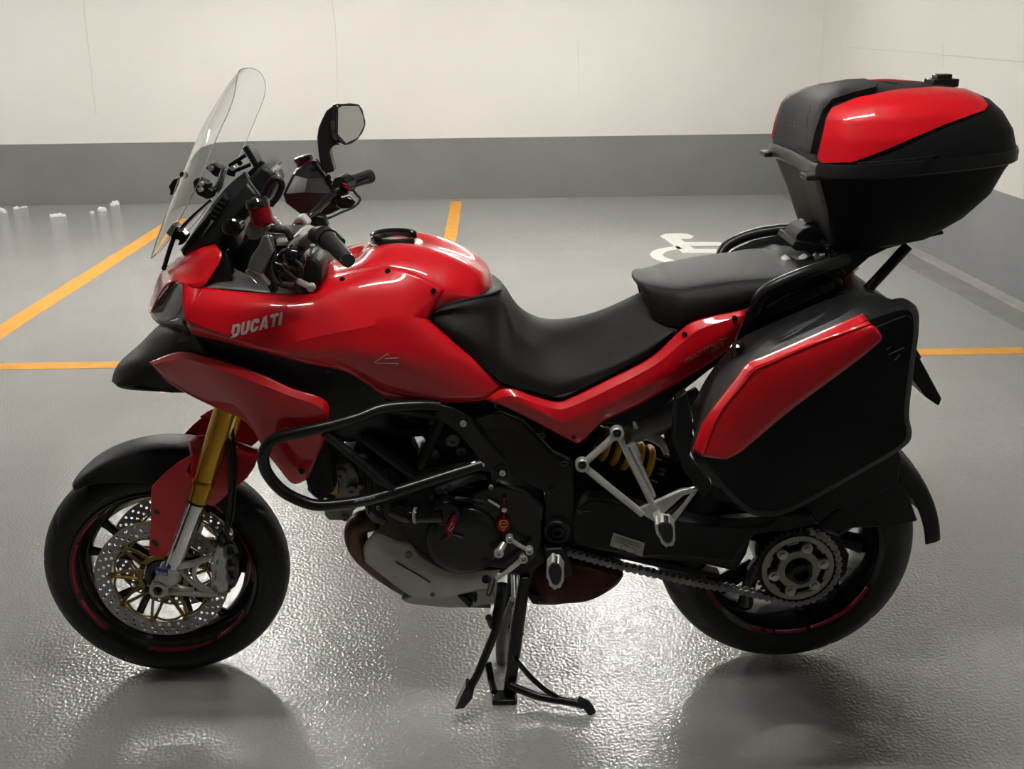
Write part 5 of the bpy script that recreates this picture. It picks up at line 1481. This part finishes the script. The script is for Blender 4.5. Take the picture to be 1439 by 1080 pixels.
# grey ledge behind the cowl and black void underneath
patch('ledge', [pts([(286,404,-.19),(330,407,-.195),(372,411,-.19),(425,415,-.165)]), pts([(320,388,-.13),(345,392,-.14),(385,400,-.14),(430,405,-.13)]), pts([(320,372,-.08),(345,385,-.09),(385,395,-.09),(430,398,-.09)])], 'guard_grey', dash, n=20, k=4)
patch('ledge', [pts([(286,404,-.19),(330,407,-.195),(372,411,-.19),(425,415,-.165)]), pts([(320,388,-.13),(345,392,-.14),(385,400,-.14),(430,405,-.13)]), pts([(320,372,-.08),(345,385,-.09),(385,395,-.09),(430,398,-.09)])], 'guard_grey', dash, n=20, k=4, mir=True)
plate('cowl_inner', [(284,403),(306,374),(316,352),(322,370),(326,388),(318,396)], -.165, .03, 'gloss_black', dash, bevel=.003)
plate('steering_head', [(318,360),(360,330),(420,330),(455,352),(470,385),(440,410),(330,405)], -.06, .12, 'cast_dark', dash, bevel=.01)
plate('inner_void', [(300,402),(330,352),(360,380),(440,398),(470,380),(500,362),(505,385),(440,415)], .02, .16, 'plastic', dash, bevel=.01)

# ------------------------------------------------------------------ handlebar and controls
hb = empty('handlebar'); hb.parent = bike
bar('bar_tube', [(486,364,-.41),(462,338,-.33),(440,333,-.26),(424,343,-.18),(415,349,-.14)], None, .011, 'cast', hb)
bar('bar_tube', [(415,349,-.14),(410,338,-.06),(412,325,.06),(425,312,.14),(440,300,.24),(476,266,.35),(515,248,.41)], None, .010, 'powder', hb)
MB().tube(pts([(414,349,-.16),(418,346.5,-.168),(436,336,-.2)]), [.0155,.0165,.0150], 20).build('bar_clamp', 'aluminium', hb)
plate('clamp_plate', [(382,342),(388,338),(405,338),(420,328),(428,332),(420,338),(404,346),(386,346)], -.09, .1, 'cast', hb, bevel=.003)
for (u, v) in ((408,333.5),(384,340),(423,336)): MB().lathe(at(u,v,-.10), (0,-.5,1), [(-.004,.0075),(.005,.0075),(.006,.005),(.006,.0005)], 14).build('clamp_bolt', 'gloss_black', hb)
# left grip
G = pts([(461,336,-.315),(464,339,-.33),(468,343,-.345),(485,361,-.40),(487,363,-.405),(489,365.5,-.41)])
MB().tube(G, [.0185,.0185,.0165,.0145,.014,.0130], 22).build('grip', 'rubber', hb)
MB().tube(pts([(485.5,362,-.402),(490,367,-.413)]), [.0138,.0132], 22).build('bar_end', 'gloss_black', hb)
MB().tube(pts([(457,332,-.305),(462,337,-.32)]), [.0215,.0215], 24).build('grip_flange', 'plastic_smooth', hb)
MB().tube(pts([(444,331,-.27),(457,332,-.308)]), [.017,.021], 20).build('switch_housing', 'plastic', hb)
MB().tube(pts([(474,334,-.33),(481,340,-.35)]), [.009,.007], 10).build('switch_knob', 'gloss_black', hb)
plate('switch_block', [(396,352),(412,348),(428,360),(430,376),(418,384),(402,376),(394,366)], -.24, .09, 'gloss_black', hb, bevel=.01)
plate('switch_block', [(418,366),(440,360),(452,372),(452,400),(432,398),(420,386)], -.20, .1, 'plastic', hb, bevel=.008)
# levers, cables, small fittings
bar('clutch_lever', [(398,378,-.27),(410,390,-.30),(422,396,-.325)], None, .0055, 'powder', hb)
bar('lever_tip', [(420,395,-.32),(430,400,-.34),(437,403,-.35)], None, .006, 'brushed', hb)
MB().lathe(at(437.5,403.5,-.355), (0,-1,0), [(-.008,.006),(-.004,.0085),(.004,.0085),(.008,.006),(.008,.0005)], 16).build('lever_ball', 'aluminium', hb)
bar('cable', [(386,352,-.26),(380,372,-.28),(386,392,-.28),(398,402,-.27),(414,404,-.25)], None, .0045, 'rubber', hb)
bar('cable', [(416,366,-.25),(424,376,-.26),(422,392,-.26),(414,404,-.25),(424,412,-.24)], None, .0038, 'rubber', hb)
bar('cable', [(404,350,-.22),(392,356,-.25),(384,376,-.27),(396,398,-.27)], None, .003, 'gloss_black', hb)
bar('cable', [(394,386,-.24),(405,378,-.26),(396,370,-.26),(386,382,-.26)], None, .0035, 'rubber', hb)
bar('cable', [(372,320,-.16),(388,322,-.17),(402,324,-.17),(406,330,-.15)], None, .0075, 'rubber', hb)
plate('red_switch', [(398,386),(408,383),(411,388),(402,392)], -.29, .01, 'anod_red', hb, bevel=.002)
plate('lever_perch', [(382,366),(398,372),(396,382),(384,384),(378,376)], -.28, .02, 'gloss_black', hb, bevel=.004)
# red reservoir with black cap
ra, rb = at(371,316,-.20), at(363,290,-.20); rx = (rb-ra).normalized()
MB().tube([ra, ra+rx*.004, rb-rx*.002, rb], [.019,.0222,.0222,.021], 26).build('reservoir', 'anod_red', hb)
MB().tube([rb-rx*.001, rb+rx*.002, rb+rx*.012, rb+rx*.018, rb+rx*.019], [.0225,.0245,.024,.019,.001], 26).build('reservoir_cap', 'gloss_black', hb)
plate('master_cylinder', [(342,326),(350,312),(357,308),(374,318),(378,322),(362,337),(350,337)], -.20, .03, 'cast', hb, bevel=.004)
for (u, v) in ((388,312),(391,316),(384,308)): MB().lathe(at(u,v,-.17), (-.2,-1,.3), [(-.006,.006),(.004,.006),(.005,.0005)], 12).build('fitting', 'brushed', hb)
# left hand guard with its turn-signal lens
hg_l = plate('hand_guard', [(369,331),(376,330),(384,354),(377,368),(368,385),(347,377),(352,362),(363,346)], -.31, .012, 'guard_grey', hb, bevel=.003)
plate('signal_lens', [(343.5,382.5),(347,378),(368,386),(380,401),(375,402),(360,398.5)], -.305, .02, 'lens_clear', hb, bevel=.003)
plate('guard_frame', [(376,331),(380,333),(386,355),(381,366),(378,380),(388,400),(389,411),(380,412),(368,388),(371,380),(378,366),(383,356)], -.29, .02, 'plastic_smooth', hb, bevel=.003)
# right hand guard (far side) with mirror
GR0 = pts([(417,239,.41),(429,232,.42),(444,225,.44)])
GR1 = pts([(411,247,.375),(430,252,.375),(462,251,.41)])
GR2 = pts([(398,272,.345),(428,270,.36),(473,272,.40)])
GR3 = pts([(402,284,.355),(430,290,.37),(481,291,.40)])
GR4 = pts([(424,300,.38),(440,305,.385),(462,300,.40)])
patch('hand_guard', [GR0, GR1, GR2, GR3, GR4], 'plastic_smooth', hb, n=14, k=4, crease=(1,2,3), thick=.008, smooth_rows=False, angle=12)
plate('hand_guard_core', [(412,252),(440,238),(470,270),(474,288),(450,298),(430,297),(412,282)], .44, .02, 'plastic', hb, bevel=.004)
bar('guard_strap', [(443,226,.425),(453,241,.41),(464,256,.40),(474,272,.39),(481,290,.385)], None, .008, 'plastic_smooth', hb)
for (u, v) in ((462,249),(463,255),(442,229)): MB().lathe(at(u,v,.395), (0,-1,0), [(-.004,.007),(.004,.007),(.005,.0005)], 14).build('guard_screw', 'gloss_black', hb)
MB().tube([at(421,236,.24), at(439,228,.24)], [.001,.02], 6) if False else None
ra, rb = at(431,237,.47), at(428,227,.47); rx = (rb-ra).normalized()
MB().tube([ra, rb], .024, 24).build('reservoir', 'anod_red', hb)
MB().tube([rb, rb+rx*.003, rb+rx*.013, rb+rx*.016], [.025,.027,.026,.02], 24).build('reservoir_cap', 'gloss_black', hb)
MB().tube(pts([(484,258,.37),(505,252,.41),(519,248,.435),(522,247,.44)]), [.0175,.0165,.0185,.0165], 20).build('grip', 'rubber', hb)
MB().tube(pts([(478,262,.34),(488,258,.37)]), [.024,.026], 20).build('throttle_housing', 'gloss_black', hb)
plate('start_switch', [(480,256),(487,258),(492,264),(490,268),(482,262)], .33, .02, 'anod_red', hb, bevel=.002)
plate('brake_perch', [(470,280),(490,276),(500,284),(494,292),(480,294),(472,290)], .34, .03, 'gloss_black', hb, bevel=.004)
bar('cable', [(492,262,.35),(500,272,.36),(506,280,.36),(498,290,.35),(478,299,.33),(458,308,.30)], None, .0032, 'rubber', hb)
plate('guard_bracket', [(428,300),(456,304),(461,318),(452,326),(440,318),(424,312)], .24, .03, 'plastic_smooth', hb, bevel=.004)
plate('ignition_fitting', [(416,306),(424,304),(434,316),(428,324),(418,320),(408,324),(410,314)], .10, .05, 'cast', hb, bevel=.004)
plate('red_fitting', [(416,314),(424,312),(427,319),(418,321)], .09, .02, 'anod_red', hb, bevel=.002)
mr_ = plate('mirror', [(474,148),(466,150),(458,156),(452,168),(447,180),(445,194),(447,215),(451,238),(458,244),(470,241),(466,226),(463,214),(465,207),(472,204),(480,204),(476,192),(475,160)], .40, .045, 'plastic_smooth', bike, bevel=.006, seg=3)
MC = at(494, 175, .42); MN = Vector((.74, -.66, .10)).normalized()
def on_mirror(P, off=0.0):
    out = []
    for u, v in P:
        d = FW*FPX+RT*(u-719.5)-UP*(v-540); out.append(EYE+d*((MC+MN*off-EYE).dot(MN)/d.dot(MN)))
    return out
MB().prism(spline(on_mirror([(473,150),(480,146),(505,146.5),(512,163),(514,176),(504,195),(486,204),(472.5,190)]), 2, True), -MN*.02).build('mirror_rim', 'gloss_black', mr_, bevel=.002)
MB().prism(on_mirror([(475.5,152),(481,149),(504,149),(510,163),(512,175.5),(503,193),(486.5,201),(475,188.5)], .001), -MN*.004).build('mirror_glass', 'mirror_glass', mr_, smooth=False)
